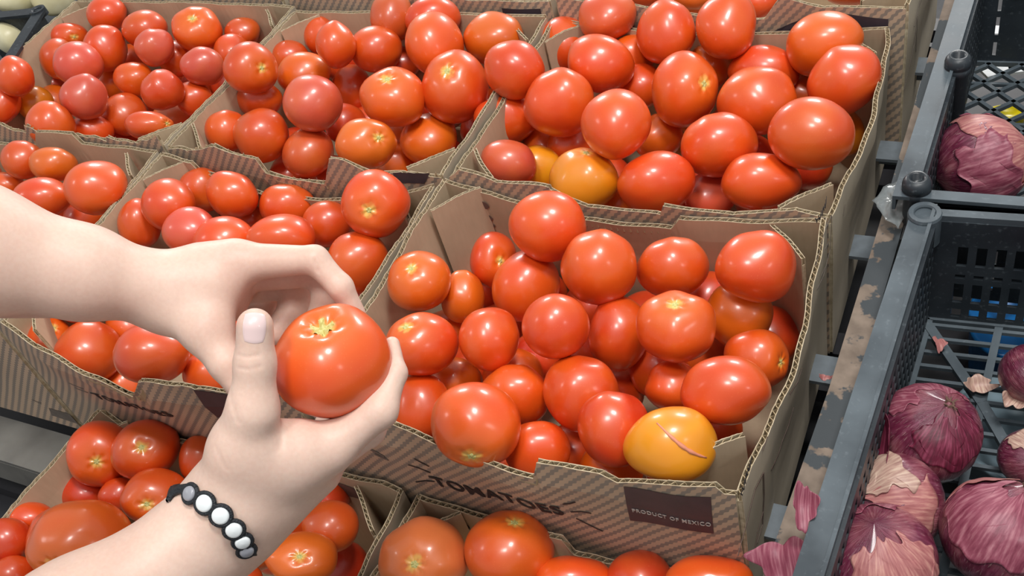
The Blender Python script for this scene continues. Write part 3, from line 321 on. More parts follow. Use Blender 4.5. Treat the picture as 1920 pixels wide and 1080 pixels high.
PRINT={'A_rim': [(0.1182, 0.015), (0.1457, 0.0089), (0.1748, 0.0026), (0.213, -0.0013), (0.2442, -0.0071), (0.2514, 0.0151), (0.2753, 0.0146), (0.3005, 0.0136), (0.3131, 0.0021), (0.3526, 0.0117), (0.3873, 0.013), (0.393, 0.0049)], 'A_strokes': [[(0.1094, -0.0508), (0.1186, -0.0525), (0.1283, -0.0574)], [(0.1227, -0.0332), (0.1271, -0.0383), (0.1329, -0.0426)], [(0.1014, -0.0886), (0.115, -0.0791), (0.1254, -0.0759)], [(0.2594, -0.0473), (0.2656, -0.0437), (0.2717, -0.0378)], [(0.2625, -0.0618), (0.2728, -0.0559), (0.2811, -0.0549)], [(0.2642, -0.0745), (0.2739, -0.0822), (0.2839, -0.0883)]], 'A_patch': [(0.3179, -0.0012), (0.3835, 0.0003), (0.3805, -0.0539), (0.3133, -0.0579)], 'A_word': [(0.1325, -0.0552), (0.1268, -0.0786), (0.2569, -0.0506), (0.2546, -0.0712)], 'A_pom': [(0.3188, -0.0381), (0.3801, -0.0399)], 'A_blob': [(0.0655, -0.05), (0.0794, -0.0539)], 'B_rim': [(-0.3613, 0.0248), (-0.3174, 0.0087), (-0.278, 0.0016), (-0.2259, -0.0047), (-0.1838, -0.017), (-0.1636, 0.0076), (-0.1112, 0.0099), (-0.0991, 0.0054), (-0.0629, 0.005)], 'B_word': [(-0.292, -0.0647), (-0.296, -0.0826), (-0.1704, -0.0506), (-0.1678, -0.0633)], 'B_patch': [(-0.1013, 0.0044), (-0.0629, 0.0026), (-0.0787, -0.0408), (-0.1054, -0.0475)], 'M_rim': [(-0.327, 0.0442), (-0.2953, 0.0226), (-0.2327, 0.0134), (-0.2265, -0.0057), (-0.1836, -0.0138), (-0.1463, -0.0128), (-0.1252, 0.0249), (-0.1107, 0.024), (-0.0777, 0.0057), (-0.0399, 0.0036), (0.0117, 0.0085)], 'M_patch': [(-0.0553, 0.0051), (-0.0114, 0.0048), (-0.022, -0.0094), (-0.057, -0.0094)], 'R_rim': [(0.0274, 0.0137), (0.0715, 0.005), (0.1363, 0.013), (0.1365, 0.0088), (0.1732, -0.0088), (0.251, -0.0088), (0.2551, 0.0027), (0.3233, -0.0003), (0.3808, 0.0061), (0.3946, 0.0067)], 'L_rim': [(-0.6937, 0.0075), (-0.6367, 0.0126), (-0.6462, -0.0018), (-0.5771, -0.0132), (-0.5642, 0.0015), (-0.4832, 0.0066), (-0.4857, 0.0004), (-0.4341, 0.0012), (-0.3475, 0.0303)], 'S_rim': [(0.0041, 0.0194), (0.2368, -0.0038), (0.2666, -0.0015), (0.2841, 0.0251), (0.3335, 0.0161), (0.3449, 0.017), (0.3675, 0.0163), (0.417, 0.0149)], 'S_patch': [(0.3335, 0.0114), (0.4038, 0.0027), (0.4043, -0.012), (0.2614, -0.0065)], 'D_rear': [(-0.3666, -0.1531), (-0.2958, -0.1297), (0.0096, -0.1066), (0.0599, -0.1033), (0.0883, -0.0982)], 'E_rear': [(0.0998, -0.1069), (0.1326, -0.1112), (0.177, -0.1099), (0.2356, -0.1058), (0.2468, -0.105), (0.2542, -0.1266), (0.3017, -0.1231), (0.3585, -0.1172), (0.4187, -0.0975)], 'A_icons': [(0.0521, -0.0234), (0.0511, -0.0436), (0.0536, -0.051), (0.0382, -0.0338)], 'E_icons': [(0.1389, -0.1372)], 'A_side': [[(-0.0195, -0.046), (0.003, -0.0371), (0.029, -0.029), (0.048, -0.0336), (0.0471, -0.0641), (0.0405, -0.0977), (0.0254, -0.1021)], [(0.0132, -0.1024), (0.028, -0.0897), (0.0435, -0.0822)], [(0.0788, -0.0663), (0.0961, -0.074), (0.1043, -0.0701), (0.1199, -0.0685), (0.1346, -0.0615)], [(0.0693, -0.0587), (0.0822, -0.0681)], [(0.1129, -0.0146), (0.1338, -0.0245), (0.1576, -0.0358)], [(0.0503, -0.0059), (0.0595, -0.0013)]], 'A_sidetext': [(-0.0046, 0.008), (0.0262, 0.0094)], 'R_side': [[(0.2312, -0.027), (0.2603, -0.0298), (0.2931, -0.0282), (0.3025, 0.006), (0.2705, 0.0195), (0.2371, 0.0069)], [(0.2515, -0.0208), (0.2742, -0.0301)], [(0.2655, -0.0015), (0.2884, -0.0136)], [(0.3425, -0.0304), (0.3472, -0.0211)]], 'R_sidetext': [(0.2354, 0.0595), (0.282, 0.0414)]}
ONIONS=[(0.5165, 0.1449, -0.075, 0.0421, 0.0399, 0.286, 0.025, 0.958), (0.5025, 0.0811, -0.085, 0.0413, 0.0328, -0.711, -0.481, 0.514), (0.4971, 0.0167, -0.07, 0.0456, 0.0413, -0.06, 0.072, 0.996), (0.5757, 0.0664, -0.075, 0.0412, 0.0428, 0.304, 0.511, 0.804), (0.586, 0.2371, -0.09, 0.028, 0.0262, 0.58, -0.778, -0.241), (0.5174, 0.4704, -0.06, 0.0513, 0.0407, 0.874, 0.463, 0.148), (0.5918, 0.1566, -0.1, 0.0258, 0.0215, 0.428, -0.582, 0.691)]
SPOT={'peel_rail': (0.4495, 0.0031, 0.006), 'peel_out': (0.4422, -0.0237, -0.03), 'bit1': (0.5086, 0.2796, -0.12), 'bit2': (0.4225, 0.2025, -0.1), 'bit3': (0.5449, 0.2387, -0.12), 'petal': (0.4857, 0.1122, -0.06), 'bit4': (0.5767, 0.2166, -0.1), 'bag': [(0.4331, 0.3676, -0.03), (0.4425, 0.3922, -0.03), (0.4578, 0.4022, -0.03), (0.4636, 0.3648, -0.03), (0.4618, 0.3315, -0.03), (0.4453, 0.347, -0.03)], 'white': [(0.5087, 0.913, -0.2), (0.5443, 0.836, -0.2), (0.5195, 0.8341, -0.2), (0.5045, 0.827, -0.2), (0.5315, 0.806, -0.2)], 'yellow': (0.5312, 0.7125, -0.2), 'blue': (0.5626, 0.3823, -0.22), 'red': (0.5853, 0.259, -0.2), 'silver': (0.5605, 0.2433, -0.2), 'peg1': (0.4722, 0.355, 0.012), 'peg2': (0.4783, 0.5287, 0.02), 'pale': [(-1.0331, 0.6416, -0.02), (-0.9613, 0.6523, -0.02), (-0.9753, 0.5516, -0.04)], 'tl': [(-0.8926, 0.5875, 0.0), (-0.972, 0.5715, 0.0), (-0.8301, 0.4614, 0.0), (-0.8191, 0.4211, 0.0)], 'wave': (0.36, 0.6306, 0.0)}

# ------------------------------------------------------------------ helpers
def link(o, parent=None):
    COL.objects.link(o)
    if parent is not None: o.parent = parent
    return o
def tag(o, label=None, cat=None, group=None, kind=None):
    if label: o['label'] = label
    if cat: o['category'] = cat
    if group: o['group'] = group
    if kind: o['kind'] = kind
    return o
def empty(name, loc=(0, 0, 0)):
    o = bpy.data.objects.new(name, None); o.location = loc; o.empty_display_size = .02; return link(o)
class MB:
    def __init__(s): s.v = []; s.f = []; s.m = []; s.uv = []
    def add(s, vs, fs, mi=0, uvs=None):
        n = len(s.v); s.v += [tuple(v) for v in vs]; s.f += [tuple(i+n for i in f) for f in fs]; s.m += [mi]*len(fs)
        s.uv += list(uvs) if uvs is not None else [(0, 0)]*len(vs)
    def box(s, c, h, mi=0, ax=None):
        c = Vector(c); ax = ax or (Vector((1, 0, 0)), Vector((0, 1, 0)), Vector((0, 0, 1)))
        vs = [c+ax[0]*h[0]*i+ax[1]*h[1]*j+ax[2]*h[2]*k for i in (-1, 1) for j in (-1, 1) for k in (-1, 1)]
        s.add(vs, [(0, 1, 3, 2), (4, 6, 7, 5), (0, 4, 5, 1), (2, 3, 7, 6), (0, 2, 6, 4), (1, 5, 7, 3)], mi)
    def bar(s, a, b, w, h, mi=0, up=(0, 0, 1)):
        a = Vector(a); b = Vector(b); d = (b-a); L = d.length; d = d.normalized(); u = Vector(up); sd = d.cross(u).normalized(); u = sd.cross(d)
        s.box((a+b)/2, (L/2, w/2, h/2), mi, (d, sd, u))
    def tube(s, pts, r, n=8, mi=0, cap=True):
        pts = [Vector(p) for p in pts]; rs = r if isinstance(r, (list, tuple)) else [r]*len(pts)
        vs = []; fs = []; ref = None
        for i, p in enumerate(pts):
            t = (pts[min(i+1, len(pts)-1)]-pts[max(i-1, 0)]).normalized()
            if ref is None: ref = t.orthogonal().normalized()
            ref = (ref-t*ref.dot(t)).normalized(); b = t.cross(ref)
            vs += [p+(ref*math.cos(2*math.pi*k/n)+b*math.sin(2*math.pi*k/n))*rs[i] for k in range(n)]
        for i in range(len(pts)-1):
            for k in range(n): fs.append((i*n+k, i*n+(k+1) % n, (i+1)*n+(k+1) % n, (i+1)*n+k))
        if cap: fs += [tuple(range(n))[::-1], tuple(range((len(pts)-1)*n, len(pts)*n))]
        s.add(vs, fs, mi)
    def lathe(s, c, prof, n=24, mi=0):
        vs = []; fs = []; m = len(prof)
        for k in range(n):
            a = 2*math.pi*k/n
            vs += [(c[0]+r*math.cos(a), c[1]+r*math.sin(a), c[2]+z) for r, z in prof]
        for k in range(n):
            for i in range(m-1): fs.append((k*m+i, ((k+1) % n)*m+i, ((k+1) % n)*m+i+1, k*m+i+1))
        s.add(vs, fs, mi)
    def build(s, name, mats, parent=None, smooth=False):
        me = bpy.data.meshes.new(name); me.from_pydata(s.v, [], s.f)
        for m in (mats if isinstance(mats, (list, tuple)) else [mats]): me.materials.append(m)
        me.polygons.foreach_set('material_index', s.m)
        if smooth: me.polygons.foreach_set('use_smooth', [True]*len(s.f))
        l = me.uv_layers.new(name='UVMap'); idx = np.zeros(len(me.loops), dtype=np.int32); me.loops.foreach_get('vertex_index', idx)
        l.data.foreach_set('uv', np.array(s.uv, dtype=np.float32)[idx].ravel())
        me.update(); return link(bpy.data.objects.new(name, me), parent)
def hx(r, g, b, a=1): return tuple((c/255/12.92 if c/255 <= .04045 else ((c/255+.055)/1.055)**2.4) for c in (r, g, b))+(a,)
class Mat:
    def __init__(s, name, base, rough=.5, **kw):
        s.m = bpy.data.materials.new(name); s.m.use_nodes = True; s.t = s.m.node_tree; s.b = s.t.nodes['Principled BSDF']
        s.b.inputs['Base Color'].default_value = base; s.b.inputs['Roughness'].default_value = rough
        for k, v in kw.items(): s.b.inputs[k.replace('_', ' ')].default_value = v
    def n(s, typ, **kw):
        x = s.t.nodes.new(typ)
        for k, v in kw.items(): setattr(x, k, v)
        return x
    def l(s, a, b): s.t.links.new(a, b)
    def tc(s, which='Object'): return s.n('ShaderNodeTexCoord').outputs[which]
    def noise(s, scale, detail=3, vec=None, rough=.5, stretch=None):
        x = s.n('ShaderNodeTexNoise'); x.inputs['Scale'].default_value = scale; x.inputs['Detail'].default_value = detail; x.inputs['Roughness'].default_value = rough
        v = vec or s.tc()
        if stretch:
            mp = s.n('ShaderNodeMapping'); mp.inputs['Scale'].default_value = stretch; s.l(v, mp.inputs[0]); v = mp.outputs[0]
        s.l(v, x.inputs['Vector']); return x.outputs['Fac']
    def ramp(s, fac, stops, interp='LINEAR'):
        r = s.n('ShaderNodeValToRGB'); r.color_ramp.interpolation = interp; e = r.color_ramp.elements
        while len(e) < len(stops): e.new(.5)
        for q, (p, c) in zip(e, stops): q.position = p; q.color = c if len(c) == 4 else (*c, 1)
        s.l(fac, r.inputs[0]); return r.outputs[0]
    def mix(s, fac, a, b, mode='MIX'):
        x = s.n('ShaderNodeMix', data_type='RGBA', blend_type=mode)
        for sock, v in ((x.inputs[0], fac), (x.inputs[6], a), (x.inputs[7], b)):
            if hasattr(v, 'is_output'): s.l(v, sock)
            else: sock.default_value = v
        return x.outputs[2]
    def math(s, op, a, b=0.0):
        x = s.n('ShaderNodeMath', operation=op)
        for sock, v in ((x.inputs[0], a), (x.inputs[1], b)):
            if hasattr(v, 'is_output'): s.l(v, sock)
            else: sock.default_value = v
        return x.outputs[0]
    def bump(s, h, strength=.3, dist=.001):
        x = s.n('ShaderNodeBump'); x.inputs['Strength'].default_value = strength; x.inputs['Distance'].default_value = dist
        s.l(h, x.inputs['Height']); s.l(x.outputs[0], s.b.inputs['Normal'])
    def base(s, c): s.l(c, s.b.inputs['Base Color'])
def white(v): return (v, v, v, 1)

# ------------------------------------------------------------------ materials
def m_kraft():
    m = Mat('kraft_inside', hx(166, 138, 112), .85)
    a = m.noise(9, 4); b = m.noise(260, 2, stretch=(1, 1, .2))
    c = m.ramp(a, [(.3, hx(174, 154, 128)), (.7, hx(194, 174, 146))]); m.base(m.mix(.10, c, m.ramp(b, [(.3, hx(150, 124, 98)), (.7, hx(200, 176, 148))])))
    m.bump(m.noise(120, 3), .12, .0006); return m.m
def m_print():
    m = Mat('printed_kraft', hx(150, 125, 105), .75)
    uv = m.tc('UV'); sx = m.n('ShaderNodeSeparateXYZ'); m.l(uv, sx.inputs[0]); U, V = sx.outputs[0], sx.outputs[1]
    c, s_ = math.cos(math.radians(48)), math.sin(math.radians(48))
    along = m.math('ADD', m.math('MULTIPLY', U, c), m.math('MULTIPLY', V, s_))
    across = m.math('SUBTRACT', m.math('MULTIPLY', V, c), m.math('MULTIPLY', U, s_))
    wob = m.math('MULTIPLY', m.math('SINE', m.math('MULTIPLY', along, 2*math.pi/.0066)), .00065)
    st = m.math('SINE', m.math('MULTIPLY', m.math('ADD', across, wob), 2*math.pi/.0086))
    f = m.ramp(st, [(.0, white(0)), (.35, white(1))])
    tan = m.ramp(m.noise(8, 3), [(.3, hx(180, 154, 130)), (.7, hx(198, 172, 146))])
    m.base(m.mix(f, tan, hx(142, 130, 118))); m.bump(m.noise(120, 3), .1, .0005); return m.m
def m_side():
    m = Mat('kraft_outside', hx(150, 138, 122), .8)
    a = m.ramp(m.noise(7, 4), [(.3, hx(168, 156, 136)), (.7, hx(190, 177, 155))]); b = m.noise(30, 3, stretch=(1, 1, .3))
    m.base(m.mix(m.ramp(b, [(.55, white(0)), (.75, white(.35))]), a, hx(140, 132, 120))); m.bump(m.noise(60, 3), .15, .0008); return m.m
def m_edge():
    m = Mat('kraft_edge', hx(205, 190, 160), .9)
    m.base(m.ramp(m.noise(160, 3), [(.3, hx(164, 148, 120)), (.7, hx(206, 192, 164))])); m.bump(m.noise(500, 2), .3, .0006); return m.m
KR, PR, SD, ED = m_kraft(), m_print(), m_side(), m_edge()
FL = Mat('flute_paper', hx(176, 158, 126), .9).m
def flat(name, c, rough=.7):
    m = Mat(name, c, rough); m.base(m.mix(.25, c, m.ramp(m.noise(90, 3), [(.3, tuple(v*.6 for v in c[:3])), (.7, tuple(min(1, v*1.5) for v in c[:3]))]))); return m.m
INK = flat('black_ink', hx(42, 36, 36)); DARKP = flat('dark_print', hx(66, 56, 62), .55); SOFTINK = flat('faded_ink', hx(108, 98, 90)); PALEINK = flat('pale_print', hx(190, 182, 175))
ICON = flat('brown_ink', hx(104, 84, 76))
def m_tomato():
    m = Mat('tomato_skin', hx(214, 60, 25), .2)
    b = m.b; b.inputs['Subsurface Weight'].default_value = .0; b.inputs['Subsurface Radius'].default_value = (1, .4, .2); b.inputs['Subsurface Scale'].default_value = .006
    b.inputs['Coat Weight'].default_value = .7; b.inputs['Coat Roughness'].default_value = .19; b.inputs['Roughness'].default_value = .42
    b.inputs['Specular IOR Level'].default_value = .65
    oi = m.n('ShaderNodeObjectInfo'); at = m.n('ShaderNodeAttribute', attribute_name='pol'); pol = at.outputs['Fac']
    mp = m.n('ShaderNodeVectorMath', operation='ADD'); m.l(m.tc(), mp.inputs[0]); sc = m.n('ShaderNodeVectorMath', operation='SCALE'); 
    cb = m.n('ShaderNodeCombineXYZ'); m.l(oi.outputs['Random'], cb.inputs[0]); m.l(oi.outputs['Random'], cb.inputs[1]); m.l(cb.outputs[0], sc.inputs[0]); sc.inputs['Scale'].default_value = 9; m.l(sc.outputs[0], mp.inputs[1])
    big = m.noise(22, 2, vec=mp.outputs[0]); fine = m.noise(150, 4, vec=mp.outputs[0])
    c0 = oi.outputs['Color']
    c1 = m.mix(m.ramp(big, [(.42, white(0)), (.72, white(.55))]), c0, m.mix(.55, c0, hx(226, 118, 26)))
    c2 = m.mix(m.ramp(big, [(.22, white(.5)), (.42, white(0))]), c1, m.mix(.5, c1, hx(196, 38, 22)))
    # orange shoulders, then the yellow star round the stem scar
    sh = m.ramp(m.math('ADD', pol, m.math('MULTIPLY', m.math('SUBTRACT', big, .5), .35)), [(.04, white(.6)), (.32, white(0))])
    c3 = m.mix(sh, c2, hx(228, 112, 24))
    star = m.ramp(m.math('ADD', pol, m.math('MULTIPLY', m.math('SUBTRACT', fine, .5), .10)), [(.03, white(.9)), (.075, white(0))])
    c4 = m.mix(star, c3, hx(232, 190, 92))
    dots = m.n('ShaderNodeTexVoronoi'); dots.inputs['Scale'].default_value = 420; m.l(mp.outputs[0], dots.inputs['Vector'])
    m.base(m.mix(m.ramp(dots.outputs['Distance'], [(.05, white(.18)), (.22, white(0))]), c4, hx(240, 150, 80)))
    m.bump(m.noise(28, 2, vec=mp.outputs[0]), .25, .004)
    return m.m
TOM = m_tomato()
SCARM = (lambda m: (m.base(m.ramp(m.noise(500, 3), [(.35, hx(176, 166, 88)), (.55, hx(210, 204, 136)), (.75, hx(160, 150, 84))])), m.m)[1])(Mat('stem_scar', hx(160, 150, 90), .6))
HEALED = flat('healed_scar', hx(222, 140, 110), .45)
def m_skin():
    m = Mat('skin', hx(220, 188, 172), .48)
    b = m.b; b.inputs['Subsurface Weight'].default_value = .25; b.inputs['Subsurface Radius'].default_value = (1, .35, .2); b.inputs['Subsurface Scale'].default_value = .006
    b.inputs['Specular IOR Level'].default_value = .35
    a = m.noise(14, 2); f = m.noise(380, 3)
    c = m.ramp(a, [(.28, hx(206, 170, 155)), (.5, hx(217, 186, 170)), (.72, hx(224, 195, 179))])
    m.base(m.mix(.10, c, m.ramp(f, [(.35, hx(206, 168, 150)), (.65, hx(242, 222, 206))])))
    bm = m.math('ADD', m.math('MULTIPLY', f, .5), m.noise(90, 3)); m.bump(bm, .14, .0007); return m.m
SKIN = m_skin()
NAIL = Mat('nail', hx(224, 198, 196), .34, Coat_Weight=.3).m
CORD = (lambda m: (m.bump(m.noise(900, 2), .8, .001), m.m)[1])(Mat('black_cord', hx(26, 30, 36), .6))
BEAD = Mat('white_bead', hx(232, 238, 240), .25).m; BEADG = Mat('grey_bead', hx(150, 152, 160), .3).m
def m_plastic(name, c1, c2, rough=.42):
    m = Mat(name, c1, rough); a = m.noise(14, 4); f = m.noise(220, 3)
    m.base(m.mix(m.ramp(f, [(.6, white(0)), (.8, white(.35))]), m.ramp(a, [(.35, c1), (.7, c2)]), hx(120, 130, 136)))
    m.l(m.ramp(a, [(.3, white(rough-.1)), (.7, white(rough+.15))]), m.b.inputs['Roughness']); m.bump(m.noise(60, 3), .1, .0006); return m.m
PLA = m_plastic('black_plastic', hx(30, 36, 42), hx(48, 56, 62)); PLR = m_plastic('worn_plastic_rim', hx(56, 64, 70), hx(86, 97, 104))
def m_onion():
    m = Mat('onion_skin', hx(120, 50, 80), .28)
    m.b.inputs['Coat Weight'].default_value = .6; m.b.inputs['Coat Roughness'].default_value = .16
    uv = m.tc('UV'); v1 = m.noise(10, 4, vec=uv, stretch=(7, .8, 1)); v2 = m.noise(30, 3, vec=uv, stretch=(9, .45, 1)); big = m.noise(26, 3)
    c = m.ramp(v1, [(.25, hx(78, 20, 42)), (.5, hx(104, 38, 62)), (.8, hx(140, 78, 100))])
    c = m.mix(m.ramp(big, [(.45, white(0)), (.65, white(.75))]), c, m.ramp(v1, [(.3, hx(140, 62, 76)), (.7, hx(186, 124, 128))]))
    c = m.mix(m.ramp(v2, [(.60, white(0)), (.72, white(.5))]), c, hx(206, 180, 172))
    m.base(c); m.bump(m.math('ADD', v2, m.math('MULTIPLY', v1, .5)), .5, .0012); return m.m
ONI = m_onion(); ROOT = flat('dry_root', hx(104, 78, 66), .8)
def m_paper(name, a, b_, c_):
    m = Mat(name, a, .5); uv = m.tc('UV'); v = m.noise(12, 4, vec=uv, stretch=(8, .6, 1))
    m.base(m.ramp(v, [(.3, a), (.5, b_), (.7, c_)])); m.b.inputs['Transmission Weight'].default_value = .0
    m.bump(m.noise(90, 3), .5, .001); return m.m
PAP = [m_paper('papery_purple', hx(110, 40, 60), hx(138, 68, 86), hx(172, 114, 124)), m_paper('papery_pink', hx(146, 82, 84), hx(170, 108, 106), hx(198, 146, 134)), m_paper('papery_dark', hx(66, 10, 30), hx(98, 22, 48), hx(140, 60, 86)), m_paper('papery_tan', hx(150, 112, 104), hx(182, 148, 134), hx(206, 182, 162))]
def m_rust():
    m = Mat('peeling_paint', hx(90, 80, 70), .7); a = m.noise(16, 5, rough=.6)
    m.base(m.mix(m.ramp(a, [(.49, white(0)), (.51, white(1))]), m.ramp(m.noise(60, 4), [(.3, hx(104, 90, 78)), (.7, hx(136, 120, 106))]), hx(58, 64, 68))); m.bump(a, .4, .001); return m.m
RUST = m_rust(); STEEL = flat('painted_steel', hx(104, 112, 118), .45); DSTEEL = flat('dark_steel', hx(40, 40, 44), .5)

# ------------------------------------------------------------------ setting and rack
m = MB(); m.box((0, 0, -1.02), (4, 4, .02)); fo = m.build('floor', flat('shop_floor', hx(70, 70, 72), .5)); fo['kind'] = 'structure'
rack = empty('display_rack', (.42, .3, -.2)); tag(rack, 'metal display rack with a brown paint-peeled side rail beside the cartons', 'rack')
def radd(mb, name, mat):
    mb.v = [(v[0]-.42, v[1]-.3, v[2]+.2) for v in mb.v]; return mb.build(name, mat, rack)
def sub(mb, n):   # none
    return mb
m = MB(); RP = [Vector(p) for p in ((.462, .95, -.052), (.452, .35, -.05), (.447, .15, -.048), (.436, -.05, -.046), (.424, -.35, -.046))]
for a, b in zip(RP, RP[1:]):
    m.bar(a, b, .021, .005); m.bar(a+Vector((-.009, 0, -.02)), b+Vector((-.009, 0, -.02)), .003, .04)
radd(m, 'side_rail', RUST)
for y in (.72, .555, .398, .23, .06, -.12):
    m = MB(); m.box((.43, y, -.125), (.036, .016, .002)); m.box((.43, y+.016, -.14), (.036, .0015, .016)); r = radd(m, 'cross_tab', STEEL)
for y0 in (.93, .64, .60, .33, .28, .03):
    m = MB(); m.bar((-.95, y0, -.212), (.45, y0, -.212), .03, .02); radd(m, 'shelf_slat', DSTEEL)
m = MB(); m.bar((-.95, -.03, -.215), (-.31, -.03, -.215), .055, .012); m.bar((-.95, -.056, -.24), (-.31, -.056, -.24), .004, .05); radd(m, 'front_rail', m_plastic('rail_paint', hx(104, 102, 98), hx(130, 128, 122)))
for y0 in (-.04, -.3):
    m = MB(); m.bar((-.95, y0, -.322), (.45, y0, -.322), .03, .02); radd(m, 'shelf_slat', DSTEEL)
for x, y in ((-.93, .93), (.43, .95), (-.93, -.33), (.43, -.33)):
    m = MB(); m.box((x, y, -.62), (.018, .018, .38)); radd(m, 'upright', DSTEEL)
m = MB(); m.box((0, .3, -.34), (.95, .68, .005)); radd(m, 'lower_shelf', DSTEEL)

# ------------------------------------------------------------------ cartons
def interp(pts, u):
    if u <= pts[0][0]: return pts[0][1]
    for (a, za), (b, zb) in zip(pts, pts[1:]):
        if u <= b: return za+(zb-za)*((u-a)/max(b-a, 1e-6))
    return pts[-1][1]
def wall(name, parent, p0, p1, prof, zb, bow=0., mats=None, th=.005, name_seed=0, rag=.0008, lean=0.):
    """corrugated board: two liners with real fluting showing along the cut top edge; left side of p0->p1 is the inside"""
    p0 = Vector((*p0, 0)); p1 = Vector((*p1, 0)); L = (p1-p0).length; d = (p1-p0)/L; n = Vector((d.y, -d.x, 0)); rr = random.Random(name_seed+int(L*1e5)+int(p0.x*999))
    org = parent.location
    ph = [rr.uniform(0, 6) for _ in range(4)]
    def pos(s, z, off):
        u = s/L; g = min(1, max(0, (z-zb)/.17)); b = bow*math.sin(math.pi*min(1, max(0, u)))*g*g+lean*g
        b += .0012*math.sin(s*41+ph[0]+z*20)*g+.0008*math.sin(s*97+ph[1])*g
        q = p0+d*s+n*(off+b); return Vector((q.x, q.y, z))-org
    def top(u, k=0): return interp(prof, u)+rag*(math.sin(u*L*610+ph[2])*.5+math.sin(u*L*1490+ph[3]+k)*.5)
    us = sorted(set([i/44 for i in range(45)]+[p[0] for p in prof]+[max(0, p[0]-.002) for p in prof if 0 < p[0] < 1])); us = [u for u in us if 0 <= u <= 1]
    m = MB()
    DEP = .009
    def sheet(o0, o1, depth, mo, mi, k):
        vs = []; uvs = []; rows = 7
        for u in us:
            t = top(u, k)-depth
            t0 = top(u, 0)-DEP-.002; zs = [zb+(t0-zb)*q for q in (0, .25, .45, .62, .77, .9)]+[t]
            for z in zs: vs.append(pos(u*L, z, o0)); uvs.append((u*L, z))
            for z in zs: vs.append(pos(u*L, z, o1)); uvs.append((u*L, z))
        R = 2*rows; fo = []; fi = []; fe = []
        for i in range(len(us)-1):
            a = i*R; b = a+R
            for j in range(rows-1):
                fo.append((a+j, b+j, b+j+1, a+j+1)); fi.append((a+rows+j, a+rows+j+1, b+rows+j+1, b+rows+j))
            fe.append((a+rows-1, b+rows-1, b+2*rows-1, a+2*rows-1)); fe.append((a, a+rows, b+rows, b))
        e = (len(us)-1)*R
        for q in (0, e):
            for j in range(rows-1): fe.append((q+j, q+j+1, q+rows+j+1, q+rows+j))
        n0 = len(m.v); m.v += [tuple(v) for v in vs]; m.uv += uvs
        for fs, mi_ in ((fo, mo), (fi, mi), (fe, 2)):
            m.f += [tuple(x+n0 for x in f) for f in fs]; m.m += [mi_]*len(fs)
    sheet(th/2, th/2-.0007, 0, 0, 2, 0); sheet(-th/2+.0007, -th/2, 0.0006, 2, 1, 1.3)
    sheet(th/2-.0009, -th/2+.0009, DEP, 3, 3, .7)
    lam = .0068; K = int(L/lam*6); amp = th/2-.0009; vs = []; fs = []
    for i in range(K+1):
        s = L*i/K; ang = 2*math.pi*s/lam; o = amp*math.sin(ang); dx = .0003*(-math.cos(ang)); t = top(s/L)-.0004-.0006*abs(math.sin(s*333))
        # ribbon of real thickness, standing between the liners
        for oo in (-.00028, .00028):
            q = pos(min(L, max(0, s+oo*abs(math.cos(ang)))), t, o+oo*(1-abs(math.cos(ang))*.4)); vs.append(q); vs.append(Vector((q.x, q.y, q.z-DEP)))
    for i in range(K):
        a = 4*i; b = a+4
        fs += [(a, b, b+2, a+2), (a, a+1, b+1, b), (a+2, b+2, b+3, a+3)]
    m.add(vs, fs, 3)
    mats = mats or (SD, KR)
    ob = m.build(name, [mats[0], mats[1], ED, FL], parent)
    return ob, pos, L
def strip(parent, pos, pts, wdt, mat, name='printed_mark', off=.0031, x0=None, prism=.0003):
    """brush line printed on a wall: pts in (s,z)"""
    m = MB(); 
    for (a, b) in zip(pts, pts[1:]):
        a = Vector(a); b = Vector(b); d = (b-a); 
        if d.length < 1e-5: continue
        nn = Vector((-d.y, d.x)).normalized()*wdt/2; d = d.normalized()*wdt*.3
        q = [a-d+nn, a-d-nn, b+d-nn, b+d+nn]
        vs = [pos(v.x, v.y, off) for v in q]+[pos(v.x, v.y, off+prism*(1 if off > 0 else -1)) for v in q]
        m.add(vs, [(0, 1, 2, 3), (4, 7, 6, 5), (0, 4, 5, 1), (1, 5, 6, 2), (2, 6, 7, 3), (3, 7, 4, 0)])
    return m.build(name, mat, parent)
def patch(parent, pos, quad, mat, name, off=.003, n=10):
    m = MB(); vs = []; fs = []
    q = [Vector(p) for p in quad]
    for o in (off, off+.0002*(1 if off > 0 else -1)):
        for j in range(3):
            for i in range(n+1):
                a = q[0].lerp(q[1], i/n); b = q[3].lerp(q[2], i/n); p = a.lerp(b, j/2); vs.append(pos(p.x, p.y, o))
    W_ = n+1; H_ = 3*W_
    for j in range(2):
        for i in range(n): a = j*W_+i; fs += [(a, a+1, a+W_+1, a+W_), (H_+a, H_+a+W_, H_+a+W_+1, H_+a+1)]
    m.add(vs, fs); return m.build(name, mat, parent)
def text(parent, pos, body, a, b, height, mat, bold=0, off=.0032, name='lettering', width=None, squash=1, italic=0):
    c = bpy.data.curves.new('t', 'FONT'); c.body = body; c.size = 1; c.offset = bold; c.resolution_u = 3; c.extrude = .01; c.space_character = 1.12
    o = bpy.data.objects.new('t', c); COL.objects.link(o); bpy.context.view_layer.update()
    me = bpy.data.meshes.new_from_object(o.evaluated_get(bpy.context.evaluated_depsgraph_get())); COL.objects.unlink(o)
    co = np.array([v.co[:] for v in me.vertices]); x0, x1 = co[:, 0].min(), co[:, 0].max(); y0, y1 = co[:, 1].min(), co[:, 1].max()
    a = Vector(a); b = Vector(b); d = b-a; up = Vector((-d.y, d.x)).normalized()
    for v in me.vertices:
        t = (v.co.x-x0)/(x1-x0); h = (v.co.y-y0)/(y1-y0)*height
        p = a+d*t+up*h+Vector((italic*h, 0)); v.co = pos(p.x, p.y, off+(.0004 if v.co.z > 0 else 0)*(1 if off > 0 else -1))
    me.materials.clear(); me.materials.append(mat); me.name = name
    return link(bpy.data.objects.new(name, me), parent)
